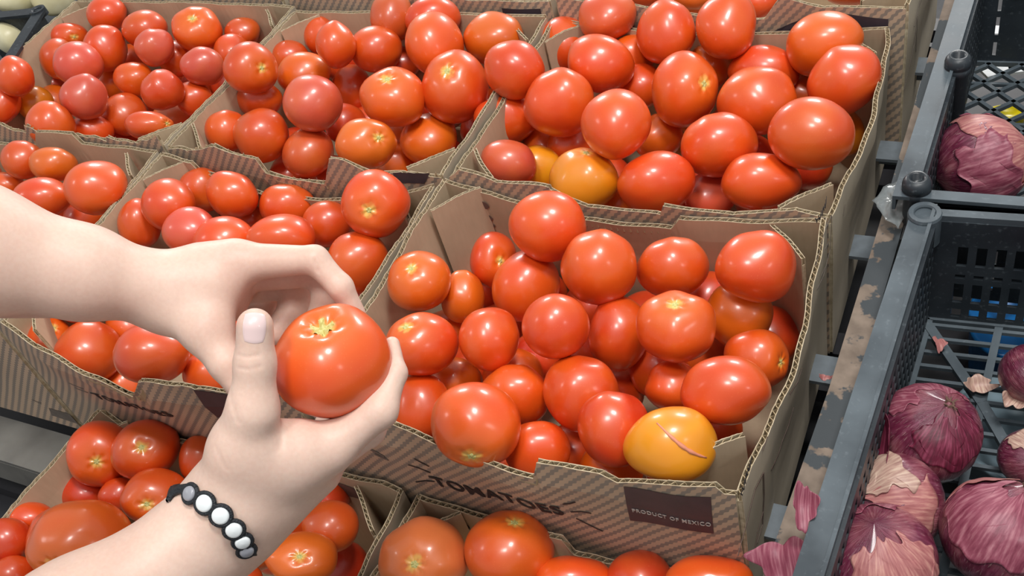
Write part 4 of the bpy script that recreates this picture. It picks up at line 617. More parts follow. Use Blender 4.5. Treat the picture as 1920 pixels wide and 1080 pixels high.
def carton(key, label, x0, x1, y0, y1, z, H=.19, rag=.0008, front=None, rear=None, left=None, right=None, bows=(.01, .006, .006, .008), front_mat=None, gus=(1, 1, 1, 1), g=.05, gz=(0, 0, 0, 0)):
    cx, cy = (x0+x1)/2, (y0+y1)/2; r = empty('tomato_carton', (cx, cy, z-H)); tag(r, label, 'carton', None)
    zb = z-H; e = .003; W_ = x1-x0; D = y1-y0
    flatp = [(0, 0), (1, 0)]
    sh = lambda p: [(u, v+z) for u, v in (p or flatp)]
    out = {}
    # front wall: outside faces -y ; direction +x gives n = (d.y,-d.x) = (0,-1)
    out['front'] = wall('front_wall', r, (x0+e, y0+e), (x1-e, y0+e), sh(front), zb, bows[0], (front_mat or PR, KR), rag=rag)
    out['right'] = wall('side_wall', r, (x1-e, y0+e), (x1-e, y1-e), sh(right), zb, bows[1], (SD, KR))
    out['rear'] = wall('rear_wall', r, (x1-e, y1-e), (x0+e, y1-e), sh(rear), zb, bows[2], (PR, KR))
    out['left'] = wall('side_wall', r, (x0+e, y1-e), (x0+e, y0+e), sh(left), zb, bows[3], (SD, KR))
    i = .009
    cs = [((x0+i, y0+g), (x0+g, y0+i)), ((x1-g, y0+i), (x1-i, y0+g)), ((x1-i, y1-g), (x1-g, y1-i)), ((x0+g, y1-i), (x0+i, y1-g))]
    for k, (a, b) in enumerate(cs):
        if gus[k]:
            wall('corner_gusset', r, b, a, [(0, z+gz[k]-.002), (.5, z+gz[k]+.001), (1, z+gz[k])], zb+.004, 0, (KR, KR), th=.004, name_seed=k, rag=.0004)
    m = MB(); m.box((0, 0, .003), (W_/2-.006, D/2-.006, .0025)); m.build('base', KR, r)
    return r, out
PT = PRINT
def prof(pts, x0, x1, z, ext=None):
    p = sorted([((x-x0-.003)/(x1-x0-.006), zz-z) for x, zz in pts]); q = []
    for u, v in p:
        if q and u-q[-1][0] < .002: u = q[-1][0]+.002
        q.append((u, v))
    return (ext or [])+q
# centre carton
fr = prof(PT['A_rim'], .003, .404, 0); fr = [(0, .002), (.08, .002), (.16, -.004)]+[p for p in fr if p[0] > .2]
A, wA = carton('A', 'open brown carton printed TOMATOES, in the centre right of the display', .003, .404, 0, .304, 0, front=fr,
    rear=[(0, .0), (.33, -.004), (.355, -.018), (.7, -.016), (.85, -.006), (1, 0)], right=[(0, .002), (.3, -.008), (.6, -.01), (1, .004)], left=[(0, 0), (.2, -.004), (.5, -.012), (1, -.008)], bows=(.02, .01, -.016, .003), gz=(0, .012, -.002, .0))
posF = wA['front'][1]; S = lambda p: (p[0]-.006, p[1])
patch(A, posF, [S(p) for p in PT['A_patch']], DARKP, 'printed_panel')['label'] = 'dark printed origin panel'
a, b = S(PT['A_pom'][0]), S(PT['A_pom'][1])
text(A, posF, 'PRODUCT OF MEXICO', (a[0], a[1]-.002), (b[0], b[1]-.002), .0058, PALEINK, .004, off=.0036)['label'] = 'pale lettering PRODUCT OF MEXICO'
q = [S(p) for p in PT['A_word']]
text(A, posF, 'TOMATOES', (q[1][0]-.002, q[1][1]-.005), (q[3][0], q[3][1]-.002), .0185, INK, .020)['label'] = 'black lettering TOMATOES'
for st in PT['A_strokes']: strip(A, posF, [S(p) for p in st], .0016, INK)
bb = [S(p) for p in PT['A_blob']]; strip(A, posF, [bb[0], ((bb[0][0]+bb[1][0])/2, bb[0][1]-.001), bb[1]], .004, SOFTINK); strip(A, posF, [(bb[0][0]+.003, bb[0][1]-.008), (bb[1][0]+.003, bb[1][1]-.004)], .003, SOFTINK)
posR = wA['right'][1]
def squiggle(a, b, n, amp):
    return [((a[0]+(b[0]-a[0])*i/n)+amp*math.sin(i*2.1)*.6, (a[1]+(b[1]-a[1])*i/n)+amp*math.cos(i*2.6)) for i in range(n+1)]
for st in PT['A_side']: strip(A, posR, [(p[0]-.003, p[1]) for p in st], .0015, ICON)
a, b = PT['A_sidetext']; strip(A, posR, squiggle(a, b, 22, .004), .0011, INK)
posB = wA['rear'][1]; LR = .398-.003
def rearS(p): return (.401-p[0], p[1])
ic = [rearS(p) for p in PT['A_icons']]
def disc(parent, pos, c, r, mat, off, n=16):
    m = MB(); vs = [pos(c[0]+r*math.cos(2*math.pi*k/n), c[1]+r*math.sin(2*math.pi*k/n), off) for k in range(n)]
    vs2 = [pos(c[0]+r*math.cos(2*math.pi*k/n), c[1]+r*math.sin(2*math.pi*k/n), off-.0003) for k in range(n)]
    m.add(vs+vs2, [tuple(range(n)), tuple(range(2*n-1, n-1, -1))]+[(k, (k+1) % n, n+(k+1) % n, n+k) for k in range(n)]); return m.build('printed_mark', mat, parent)
disc(A, posB, ic[0], .0055, ICON, -.0032); disc(A, posB, ic[1], .0052, ICON, -.0032, 6); disc(A, posB, (ic[2][0], ic[2][1]-.004), .0022, ICON, -.0032)
strip(A, posB, [(ic[3][0], ic[3][1]+.005), (ic[3][0], ic[3][1]), (ic[3][0]-.003, ic[3][1])], .001, INK, off=-.0031)
# the other cartons
fr = prof(PT['B_rim'], -.397, -.003, 0); fr = [(0, .0)]+[p for p in fr if .03 < p[0] < .9]+[(1, -.002)]
Bc, wB = carton('B', 'open brown carton half hidden under the arms, left of the centre carton', -.397, -.003, 0, .296, 0, rag=.0016, front=fr,
    rear=[(0, -.004), (.2, -.02), (.5, -.028), (.75, -.012), (.83, -.012), (.85, .002), (1, 0)], left=[(0, 0), (.5, -.006), (1, 0)], right=[(0, -.004), (.5, -.01), (1, -.004)], bows=(.03, .0, -.024, .002))
posF = wB['front'][1]; SB = lambda p: (p[0]+.394, p[1])
patch(Bc, posF, [SB(p) for p in PT['B_patch']], DARKP, 'printed_panel')
q = [SB(p) for p in PT['B_word']]; text(Bc, posF, 'TOMATOES', q[1], q[3], .013, INK, .015)['label'] = 'black lettering TOMATOES'
strip(Bc, posF, [(q[0][0]-.03, q[0][1]+.004), (q[0][0]-.012, q[0][1])], .0014, SOFTINK); strip(Bc, posF, [(q[0][0]-.03, q[0][1]-.006), (q[0][0]-.012, q[0][1]-.008)], .0014, SOFTINK)
fr = prof(PT['M_rim'], -.397, .004, 0); fr = [(0, .0), (.1, .002)]+[p for p in fr if .2 < p[0] < .93]+[(1, 0)]
Mc, wM = carton('M', 'open brown carton with a crumpled front edge, top middle of the display', -.397, .002, .304, .613, 0, rag=.003, front=fr,
    rear=[(0, .004), (.5, 0), (1, 0)], left=[(0, 0), (.5, -.004), (1, 0)], right=[(0, 0), (.5, .004), (1, 0)], bows=(.02, .001, .002, .001))
patch(Mc, wM['front'][1], [(p[0]+.394, p[1]) for p in PT['M_patch']], DARKP, 'printed_panel')
fr = prof(PT['R_rim'], .008, .412, 0); fr = [(0, .002)]+[p for p in fr if .03 < p[0] < .95]+[(1, 0)]
Rc, wR = carton('R', 'open brown carton heaped with tomatoes, top right beside the crate', .008, .408, .304, .612, 0, front=fr,
    rear=[(0, 0), (.4, -.012), (.7, -.012), (1, 0)], left=[(0, 0), (.5, -.004), (1, -.004)], right=[(0, 0), (.45, .004), (1, 0)], bows=(.012, .012, -.002, .001))
for st in PT['R_side']: strip(Rc, wR['right'][1], [(p[0]-.307, p[1]) for p in st], .0013, SOFTINK)
a, b = PT['R_sidetext']; strip(Rc, wR['right'][1], squiggle((a[0]-.307, a[1]), (b[0]-.307, b[1]), 22, .004), .0011, INK)
fr = prof(PT['L_rim'], -.845, -.385, 0); fr = [(0, 0)]+[p for p in fr if p[0] > .2]
fr = [(u, max(-.03, v)) for u, v in fr]
Lc, wL = carton('L', 'open brown carton at the top left beside a black crate', -.842, -.40, .304, .625, 0, rag=.003, front=fr,
    rear=[(0, 0), (1, 0)], left=[(0, 0), (1, 0)], right=[(0, 0), (.5, 0), (1, 0)], bows=(.0, .004, .004, .004))
Kc, wK = carton('K', 'open brown carton cut by the left edge, above the far forearm', -.80, -.402, 0, .298, 0, front=[(0, -.01), (1, 0)],
    rear=[(0, 0), (.1, -.002), (.34, -.004), (.36, .012), (.55, .006), (.6, -.02), (1, -.02)], left=None, right=[(0, 0), (.5, -.006), (1, 0)])
posK = wK['front'][1]; patch(Kc, posK, [(.36, -.155), (.395, -.155), (.395, -.175), (.352, -.172)], SOFTINK, 'printed_panel')
strip(Kc, posK, [(.34, -.145), (.352, -.148)], .0012, SOFTINK)
rr = prof(PT['D_rear'], -.32, .08, -.11); rr = [(1-u, v) for u, v in rr][::-1]; rr = [p for p in rr if .03 < p[0] < .97]
Dc, wD = carton('D', 'open brown carton at the bottom left, under the braceleted wrist', -.318, .081, -.31, -.004, -.11, rear=[(0, 0)]+rr+[(1, 0)], left=[(0, 0), (.5, .0), (1, 0)], right=[(0, 0), (.5, -.004), (1, 0)], bows=(.01, .006, -.006, .01))
patch(Dc, wD['rear'][1], [(.055, -.122), (.085, -.120), (.08, -.145), (.05, -.14)], ICON, 'printed_mark', off=-.003)
rr = prof(PT['E_rear'], .095, .425, -.11); rr = [(1-u, v) for u, v in rr][::-1]; rr = [p for p in rr if .03 < p[0] < .97]
rr = [(max(0.03, u), v) for u, v in rr]
Ec, wE = carton('E', 'open brown carton cut by the bottom edge, below the word TOMATOES', .095, .425, -.31, -.004, -.11, rear=[(0, 0)]+rr+[(1, 0)], left=[(0, 0), (1, 0)], right=[(0, -.004), (.5, -.006), (1, 0)], bows=(.01, .01, -.006, .004))
e_ic = PT['E_icons'][0]; disc(Ec, wE['rear'][1], (.422-e_ic[0], e_ic[1]), .007, INK, -.0032)
fr = prof(PT['S_rim'], .01, .42, .02); fr = [(0, .0), (.1, -.002)]+[p for p in fr if p[0] > .2]
Sc, wS = carton('S', 'open brown carton cut by the top edge behind the top right carton', .01, .424, .622, .92, .02, H=.21, front=fr, right=[(0, 0), (1, .004)], bows=(.0, .01, .004, .004))
patch(Sc, wS['front'][1], [(p[0]-.013, p[1]) for p in PT['S_patch']][:2]+[(PT['S_patch'][2][0]-.013, PT['S_patch'][2][1]-.02), (PT['S_patch'][3][0]-.013, PT['S_patch'][3][1]-.02)], DARKP, 'printed_panel')
strip(Sc, wS['right'][1], [(.02, -.02), (.05, -.012), (.1, -.01)], .0016, SOFTINK); strip(Sc, wS['right'][1], [(.0, -.09), (.03, -.05), (.04, -.02), (.06, -.08)], .0016, SOFTINK)
Nc, wN = carton('N', 'open brown carton with a dark printed panel cut by the top edge, middle', -.42, .0, .63, .92, .01, H=.2, bows=(0, 0, 0, 0))
patch(Nc, wN['front'][1], [(.345, .0), (.40, .0), (.40, -.04), (.345, -.04)], DARKP, 'printed_panel')
Oc, wO = carton('O', 'open brown carton behind the top left carton, cut by the top edge', -.86, -.43, .635, .92, .005, H=.195, bows=(0, 0, 0, 0))

# ------------------------------------------------------------------ tomatoes
CLR = {'r': hx(220, 74, 14), 'p': hx(214, 84, 60), 'o': hx(224, 94, 12), 'y': hx(230, 136, 12), 'b': hx(206, 84, 34), 'd': hx(210, 56, 16), 'c': hx(226, 114, 66), 'g': hx(190, 130, 40)}
RT, DN, FW = Vector(RIGHT), Vector(DOWN), Vector(FWD)
def tomato_mesh(rx, ry, stem, seed, scar, lobes=None, nseg=40, nring=26, big=False):
    """returns local vertices (world axes) of a lobed fruit whose stem end points along `stem`, with outline radii rx (across) and ry (up) seen from the front"""
    rr = random.Random(seed); nl = lobes or rr.choice([4, 5, 5, 6, 7]); amp = rr.uniform(.006, .022); ph = rr.uniform(0, 6.28); obl = rr.uniform(.84, .97)
    dimp = rr.uniform(.06, .13) if scar else rr.uniform(.04, .09); b = [(rr.uniform(1, 2.6), rr.uniform(0, 6.3), rr.uniform(.008, .028)) for _ in range(4)]; dirs = [Vector((rr.gauss(0, 1), rr.gauss(0, 1), rr.gauss(0, 1))).normalized() for _ in range(4)]
    if big: amp = .012; nl = 5; dimp = .24
    vs = []; pol = []
    st = Vector(stem).normalized(); t1 = st.orthogonal().normalized(); t2 = st.cross(t1)
    for i in range(nring+1):
        th = math.pi*i/nring; w = th/math.pi
        for k in range(nseg if 0 < i < nring else 1):
            a = 2*math.pi*k/nseg
            r = 1+amp*math.cos(nl*a+ph)*max(0,math.sin(th))**.7*(1.4-w)
            z = math.cos(th)*obl; rad = math.sin(th)*r
            z -= dimp*math.exp(-(th/.30)**2)*(1+.25*math.cos(nl*a+ph)); z += .03*math.exp(-((math.pi-th)/.25)**2)*rr.choice([0]) 
            if th < 1: z += .012*math.cos(nl*a+ph)*math.sin(th)
            p = t1*(rad*math.cos(a))+t2*(rad*math.sin(a))+st*z
            q = 1
            for (f_, p_, a_), dd in zip(b, dirs): q += a_*math.sin(f_*2*p.dot(dd)+p_)
            vs.append(p*q); pol.append(w)
    # fit outline
    ext = lambda ax: (max(v.dot(ax) for v in vs), min(v.dot(ax) for v in vs))
    r1, r0 = ext(RT); u1, u0 = ext(DN); f1, f0 = ext(FW)
    kx, ky = 2*rx/(r1-r0), 2*ry/(u1-u0); kz = (rx+ry)/(f1-f0)
    def conv(v): return RT*((v.dot(RT)-(r1+r0)/2)*kx)+DN*((v.dot(DN)-(u1+u0)/2)*ky)+FW*((v.dot(FW)-(f1+f0)/2)*kz)
    fs = []
    def idx(i, k): return 0 if i == 0 else (1+(nring-1)*nseg if i == nring else 1+(i-1)*nseg+k % nseg)
    for i in range(nring):
        for k in range(nseg):
            if i == 0: fs.append((0, idx(1, k), idx(1, k+1)))
            elif i == nring-1: fs.append((idx(i, k), idx(nring, 0), idx(i, k+1)))
            else: fs.append((idx(i, k), idx(i+1, k), idx(i+1, k+1), idx(i, k+1)))
    V = [conv(v) for v in vs]
    return V, fs, pol, [V[idx(0, 0)]]+[V[idx(1, k)] for k in range(nseg)], [V[idx(2, k)] for k in range(nseg)], st
def make_tomato(loc, rx, ry, stem, vis, c, label, seed, big=False, name='tomato', group=None):
    V, F, pol, ring, ring2, st = tomato_mesh(rx, ry, stem, seed, vis, big=big)
    me = bpy.data.meshes.new('tomato'); me.from_pydata(V, [], F); me.materials.append(TOM); me.polygons.foreach_set('use_smooth', [True]*len(F))
    at = me.attributes.new('pol', 'FLOAT', 'POINT'); at.data.foreach_set('value', [p if vis else p*.75+.25 for p in pol]); me.update()
    o = link(bpy.data.objects.new(name, me)); o.location = loc
    rr = random.Random(seed*3+1); k = rr.uniform(.9, 1.08); g = rr.uniform(.82, 1.25)
    o.color = (min(1, c[0]*k), c[1]*k*g, c[2]*k, 1)
    tag(o, label, 'tomato', group)
    if vis:
        cen = ring[0]; R = (rx+ry)/2; n = len(ring)-1; rr2 = random.Random(seed)
        vs = [cen+st*(R*.012)]; fs = []
        pj = rr2.uniform(0, 6); jag = [1+.10*math.sin(5*2*math.pi*q/n+pj)+.05*math.sin(9*2*math.pi*q/n+pj) for q in range(n)]
        for j, (fr_, h) in enumerate(((.3, .012), (.48, .012), (.60, .002)) if not big else ((.6, .012), (1.15, .018), (1.55, .030))):
            for kk in range(n):
                d = (ring[1+kk]-cen); vs.append(cen+d*(fr_*jag[kk]*1.15)+st*(R*h*(1+.5*math.sin(kk*2.5))))
        for kk in range(n): fs.append((0, 1+kk, 1+(kk+1) % n))
        for j in range(2):
            for kk in range(n): fs.append((1+j*n+kk, 1+(j+1)*n+kk, 1+(j+1)*n+(kk+1) % n, 1+j*n+(kk+1) % n))
        mm = MB(); mm.add(vs, fs); so = mm.build('stem_scar', SCARM, o, True)
    return o, V
GR = {'L': 'tomatoes in the top left carton', 'M': 'tomatoes in the top middle carton', 'R': 'tomatoes in the top right carton', 'S': 'tomatoes in the rearmost carton', 'K': 'tomatoes in the left edge carton', 'B': 'tomatoes in the carton behind the hands', 'A': 'tomatoes in the centre carton', 'D': 'tomatoes in the bottom left carton', 'E': 'tomatoes in the bottom centre carton'}
for n_, (key, loc, rx, ry, st, vis, cc, lb) in enumerate(TOMS):
    o, V = make_tomato(loc, rx, ry, st, vis, CLR[cc], lb, n_+11, group=GR[key])
    if 'healed scar' in lb:
        pts = []
        for i in range(15):   # a healed line running down across the face
            t = i/14; d = (RT*(-.42+1.12*t)+DN*(-.58+.78*t+.12*math.sin(t*3.1)))
            d = (d-FW*math.sqrt(max(.05, 1-d.length_squared))).normalized()
            v = max(V, key=lambda q: q.normalized().dot(d)); pts.append(d*(v.dot(d)+.0001))
        for _ in range(3): pts = [pts[0]]+[(pts[i-1]+pts[i]*2+pts[i+1])/4 for i in range(1, len(pts)-1)]+[pts[-1]]
        mm = MB(); mm.tube(pts, [.0006+.0011*math.sin(math.pi*i/14)*(1+.3*math.sin(i*2.2)) for i in range(15)], 6); s_ = mm.build('healed_scar', HEALED, o, True); s_['label'] = 'pink healed scar line'
make_tomato(HELD, HELD_R[0], HELD_R[1], tuple(DN*-.78-FW*.6-RT*.1), 1, hx(226, 80, 14), 'very large ribbed red tomato held up between two hands', 5, big=True)

# ------------------------------------------------------------------ arms and hands (one continuous surface each)
def sdf_factory(prims):
    P = [(np.array(p[0:3]), p[3], np.array(p[4:7]), p[7], p[8]) for p in prims]
    def f(X):
        out = None
        for a, ra, b, rb, k in P:
            ab = b-a; L2 = ab@ab; t = np.clip(((X-a)@ab)/L2, 0, 1); d = np.linalg.norm(X-a-t[..., None]*ab, axis=-1)-(ra+(rb-ra)*t)
            if out is None: out = d
            else:
                h = np.clip(.5+.5*(out-d)/k, 0, 1); out = out*(1-h)+d*h-k*h*(1-h)
        return out
    return f
def surface_nets(f, lo, hi, h):
    xs = [np.arange(lo[i], hi[i]+h, h) for i in range(3)]; n = [len(x) for x in xs]
    F = np.empty(n, dtype=np.float32)
    for i0 in range(0, n[0], 16):
        G = np.stack(np.meshgrid(xs[0][i0:i0+16], xs[1], xs[2], indexing='ij'), -1); F[i0:i0+16] = f(G)
    c = [slice(None, -1), slice(1, None)]
    cnt = np.zeros([k-1 for k in n]); acc = np.zeros([k-1 for k in n]+[3])
    cor = {(i, j, k): F[c[i], c[j], c[k]] for i in (0, 1) for j in (0, 1) for k in (0, 1)}
    for a in cor:
        for ax in range(3):
            if a[ax] == 0:
                b = list(a); b[ax] = 1; b = tuple(b); va, vb = cor[a], cor[b]; mk = (va < 0) != (vb < 0)
                t = np.where(mk, va/np.where(mk, va-vb, 1), 0); off = np.array(a, float)
                pt = np.zeros(va.shape+(3,)); pt[...] = off; pt[..., ax] = t; acc += pt*mk[..., None]; cnt += mk
    act = cnt > 0; ids = -np.ones(act.shape, int); ids[act] = np.arange(act.sum())
    I = np.argwhere(act); V = np.array(lo)+(I+acc[act]/cnt[act][:, None])*h
    faces = []
    for ax in range(3):
        s0 = [slice(1, -1)]*3; s0[ax] = slice(0, -1); s1 = [slice(1, -1)]*3; s1[ax] = slice(1, None)
        A_ = F[tuple(s0)] < 0; B_ = F[tuple(s1)] < 0; e = np.argwhere(A_ != B_); inside = A_[tuple(e.T)]
        e = e+np.array([0 if q == ax else 1 for q in range(3)])
        u, v = [(1, 2), (2, 0), (0, 1)][ax]
        def g(du, dv):
            q = e.copy(); q[:, u] -= du; q[:, v] -= dv; return ids[tuple(q.T)]
        Q = np.stack([g(1, 1), g(0, 1), g(0, 0), g(1, 0)], 1); Q[~inside] = Q[~inside][:, ::-1]; faces.append(Q)
    return V, np.concatenate(faces)
def project(f, p, d, start=0., maxd=.4):
    p = np.array(p, float)+np.array(d)*start; t = 0
    for _ in range(120):
        v = float(f(p[None])[0])
        if v < 2e-5: break
        p = p+np.array(d)*v*.8
    return Vector(p)
def relax(V, Q, it=2):
    n = len(V)
    for _ in range(it):
        acc = np.zeros_like(V); c = np.zeros(n)
        for k in range(4):
            np.add.at(acc, Q[:, k], V[Q[:, (k+1) % 4]]+V[Q[:, (k-1) % 4]]); np.add.at(c, Q[:, k], 2)
        V = V*.4+.6*acc/np.maximum(c, 1)[:, None]
    return V
CP = Vector(CAMP)
def pxray(px, py): return (RT*((px-960)/1890.4)+DN*((py-540)/1890.4)+FW)
def make_arm(prims, name, label, parent, creases, h=.0015):
    f = sdf_factory(prims)
    A_ = np.array([p[0:3] for p in prims]+[p[4:7] for p in prims]); R_ = np.array([p[3] for p in prims]+[p[7] for p in prims])
    lo = (A_-R_[:, None]).min(0)-.006; hi = (A_+R_[:, None]).max(0)+.006
    # keep what the frame could need of the forearm
    V, Q = surface_nets(f, lo, hi, h); V = relax(V, Q, 2)
    for pts, wd, dep in creases:      # skin folds pressed into the surface
        P = np.array([list(project(f, CP, pxray(x, y).normalized(), .35)) for x, y in pts]); 
        fine = np.concatenate([np.linspace(P[i], P[i+1], 10) for i in range(len(P)-1)])
        near = np.linalg.norm(V-fine.mean(0), axis=1) < np.linalg.norm(fine-fine.mean(0), axis=1).max()+.006
        ii = np.where(near)[0]; D = np.linalg.norm(V[ii][:, None]-fine[None], axis=2).min(1)
        cdir = np.array(pxray(*pts[len(pts)//2]).normalized()); V[ii] += cdir*(dep*np.exp(-(D/wd)**2))[:, None]
    me = bpy.data.meshes.new(name); me.from_pydata(V.tolist(), [], Q.tolist()); me.polygons.foreach_set('use_smooth', [True]*len(Q)); me.materials.append(SKIN); me.update()
    o = link(bpy.data.objects.new(name, me), parent)
    if label: o['label'] = label
    return o, f
person = empty('person', (0, 0, 0)); tag(person, 'person with bare forearms holding a large tomato, black bracelet with white beads', 'person')
armA, fA = make_arm(ARM_A, 'arm', 'bare far arm, hand arched over the tomato', person, [([(590, 487), (592, 497), (597, 510)], .0009, .0008)])
armB, fB = make_arm(ARM_B, 'arm', 'bare near arm with bracelet, hand cupping the tomato', person,
    [([(444, 665), (462, 669), (486, 666)], .0009, .0007), ([(446, 690), (464, 693), (490, 687)], .0009, .0006), ([(432, 735), (440, 770), (446, 790)], .0016, .0007), ([(520, 790), (528, 815), (526, 840)], .0022, .0008), ([(405, 840), (415, 862), (424, 880)], .0014, .0005)])
# thumbnail, lying on the surface
def nail(f, cx, cy, rx, ry, rot, parent):
    nu, nv = 16, 18; vs = []; fs = []
    for lay in (0, 1):
        for i in range(nu+1):
            for j in range(nv+1):
                a = -1+2*i/nu; b = -1+2*j/nv
                wx = a*math.sqrt(max(0, 1-.30*b*b*(1 if b < 0 else 1.3))); wy = b*math.sqrt(1-.22*a*a)
                x = cx+rx*wx*math.cos(rot)-ry*wy*math.sin(rot); y = cy+rx*wx*math.sin(rot)+ry*wy*math.cos(rot)
                d = pxray(x, y).normalized(); p = project(f, CP, d, .35); ed = max(abs(a), abs(b)); vs.append(p-d*((.0004 if ed < .9 else .0001) if lay == 0 else -.0005))
    W_ = nv+1
    for i in range(nu):
        for j in range(nv): a = i*W_+j; fs.append((a, a+W_, a+W_+1, a+1)); k = (nu+1)*W_; fs.append((k+a, k+a+1, k+a+W_+1, k+a+W_))
    m = MB(); m.add(vs, fs); return m.build('thumbnail', NAIL, parent, True)
nail(fB, 477, 615, 22, 29, .05, armB)
# bracelet
ring = []
c0 = np.array(BRACE)
vis_pts = [project(fB, CP, (Vector(b)-CP).normalized(), .35) for b in BRACE]
a, b = vis_pts[0], vis_pts[-1]; mid = (a+b)/2; e1 = (b-a)/2; e2 = FW.copy()
back = []
for i in range(1, 16):
    th = math.pi*i/16; p = mid+e1*math.cos(th)*1.25+e2*(math.sin(th)*.075); d = (mid+e2*.022-p).normalized(); back.append(project(fB, p, tuple(d)))
loop = vis_pts+back
nrm = []
for p in loop:
    g = np.array([float(fB((np.array(p)+q)[None])[0]-fB((np.array(p)-q)[None])[0]) for q in np.eye(3)*.001]); nrm.append(Vector(g/np.linalg.norm(g)))
br = empty('bracelet', (0, 0, 0)); br.parent = person; br['label'] = 'black braided cord bracelet with round white beads'
m = MB()
def cord(off, wd, r):
    pts = []
    for i, p in enumerate(loop):
        t = (loop[(i+1) % len(loop)]-loop[i-1]).normalized(); sd = t.cross(nrm[i]); pts.append(p+nrm[i]*off+sd*wd)
    pts.append(pts[0]); m.tube(pts, r, 8, cap=False)
cord(.0014, .0016, .0016); cord(.0014, -.0016, .0016); cord(.0018, 0, .0017)
m.build('cord', CORD, br, True)
def beadpos(px, py): return project(fB, CP, pxray(px, py).normalized(), .35)
for px, py, r, mt in ((362, 926, .0046, BEADG), (388, 942, .0053, BEAD), (416, 964, .0053, BEAD), (439, 989, .0050, BEAD), (454, 1010, .0047, BEAD), (461, 1027, .0044, BEADG)):
    p = beadpos(px, py); g = np.array([float(fB((np.array(p)+q)[None])[0]-fB((np.array(p)-q)[None])[0]) for q in np.eye(3)*.001]); n_ = Vector(g).normalized()
    n_ = (n_-FW*.15).normalized(); t1 = n_.orthogonal().normalized(); t2 = n_.cross(t1)
    vs = []; fs = []; prof_ = [(0, .0052), (.7, .0050), (.92, .0044), (1, .0034), (1, .0008)]
    for k in range(24):
        a = 2*math.pi*k/24; vs += [p+(t1*math.cos(a)+t2*math.sin(a))*r*q_+n_*z_ for q_, z_ in prof_]
    for k in range(24):
        for i in range(4): fs.append((k*5+i, ((k+1) % 24)*5+i, ((k+1) % 24)*5+i+1, k*5+i+1))
    mm = MB(); mm.add(vs, fs); bo = mm.build('bead', mt, br, True)
    mm = MB(); mm.tube([p+(t1*math.cos(2*math.pi*k/20)+t2*math.sin(2*math.pi*k/20))*(r+.0010)+n_*.0024 for k in range(21)], .0014, 6, cap=False); mm.build('knot', CORD, br, True)

# ------------------------------------------------------------------ plastic crates
class Frame:
    def __init__(s, o, ex, ey): s.o = Vector(o); s.ex = Vector((*ex, 0)); s.ey = Vector((*ey, 0))
    def __call__(s, a, b, z): return s.ex*a+s.ey*b+Vector((0, 0, z))
def fbox(m, F, a0, a1, b0, b1, z0, z1, mi=0):
    vs = [F(a, b, z) for a in (a0, a1) for b in (b0, b1) for z in (z0, z1)]
    m.add(vs, [(0, 1, 3, 2), (4, 6, 7, 5), (0, 4, 5, 1), (2, 3, 7, 6), (0, 2, 6, 4), (1, 5, 7, 3)], mi)
def panel(m, fn, U, V, holes, th):
    """plate in (u,v) with rectangular through holes; fn(u,v,t)->point"""
    us = sorted(set([0, U]+[h[0] for h in holes]+[h[1] for h in holes])); vs_ = sorted(set([0, V]+[h[2] for h in holes]+[h[3] for h in holes]))
    nu, nv = len(us)-1, len(vs_)-1
    def solid(i, j):
        if not (0 <= i < nu and 0 <= j < nv): return False
        u = (us[i]+us[i+1])/2; v = (vs_[j]+vs_[j+1])/2
        return not any(h[0] < u < h[1] and h[2] < v < h[3] for h in holes)
    P = [fn(u, v, t) for t in (0, th) for u in us for v in vs_]; W_ = nv+1; K = (nu+1)*W_; fs = []
    for i in range(nu):
        for j in range(nv):
            if not solid(i, j): continue
            a, b, c, d = i*W_+j, (i+1)*W_+j, (i+1)*W_+j+1, i*W_+j+1
            fs += [(a, b, c, d), (K+a, K+d, K+c, K+b)]
            if not solid(i-1, j): fs.append((a, d, K+d, K+a))
            if not solid(i+1, j): fs.append((b, K+b, K+c, c))
            if not solid(i, j-1): fs.append((a, K+a, K+b, b))
            if not solid(i, j+1): fs.append((d, c, K+c, K+d))
    m.add(P, fs)
ZF = -.135
def ringpost(F, root, a, b, z, name='corner_socket'):
    m = MB(); c = F(a, b, z); m.lathe(c, [(.0085, .001), (.0095, .0025), (.0135, .0025), (.0145, 0), (.0145, -.03), (.0085, -.03), (.0085, .001)], 28); m.lathe(c, [(.0, -.022), (.0085, -.022)], 28); return m.build(name, PLR, root, False)
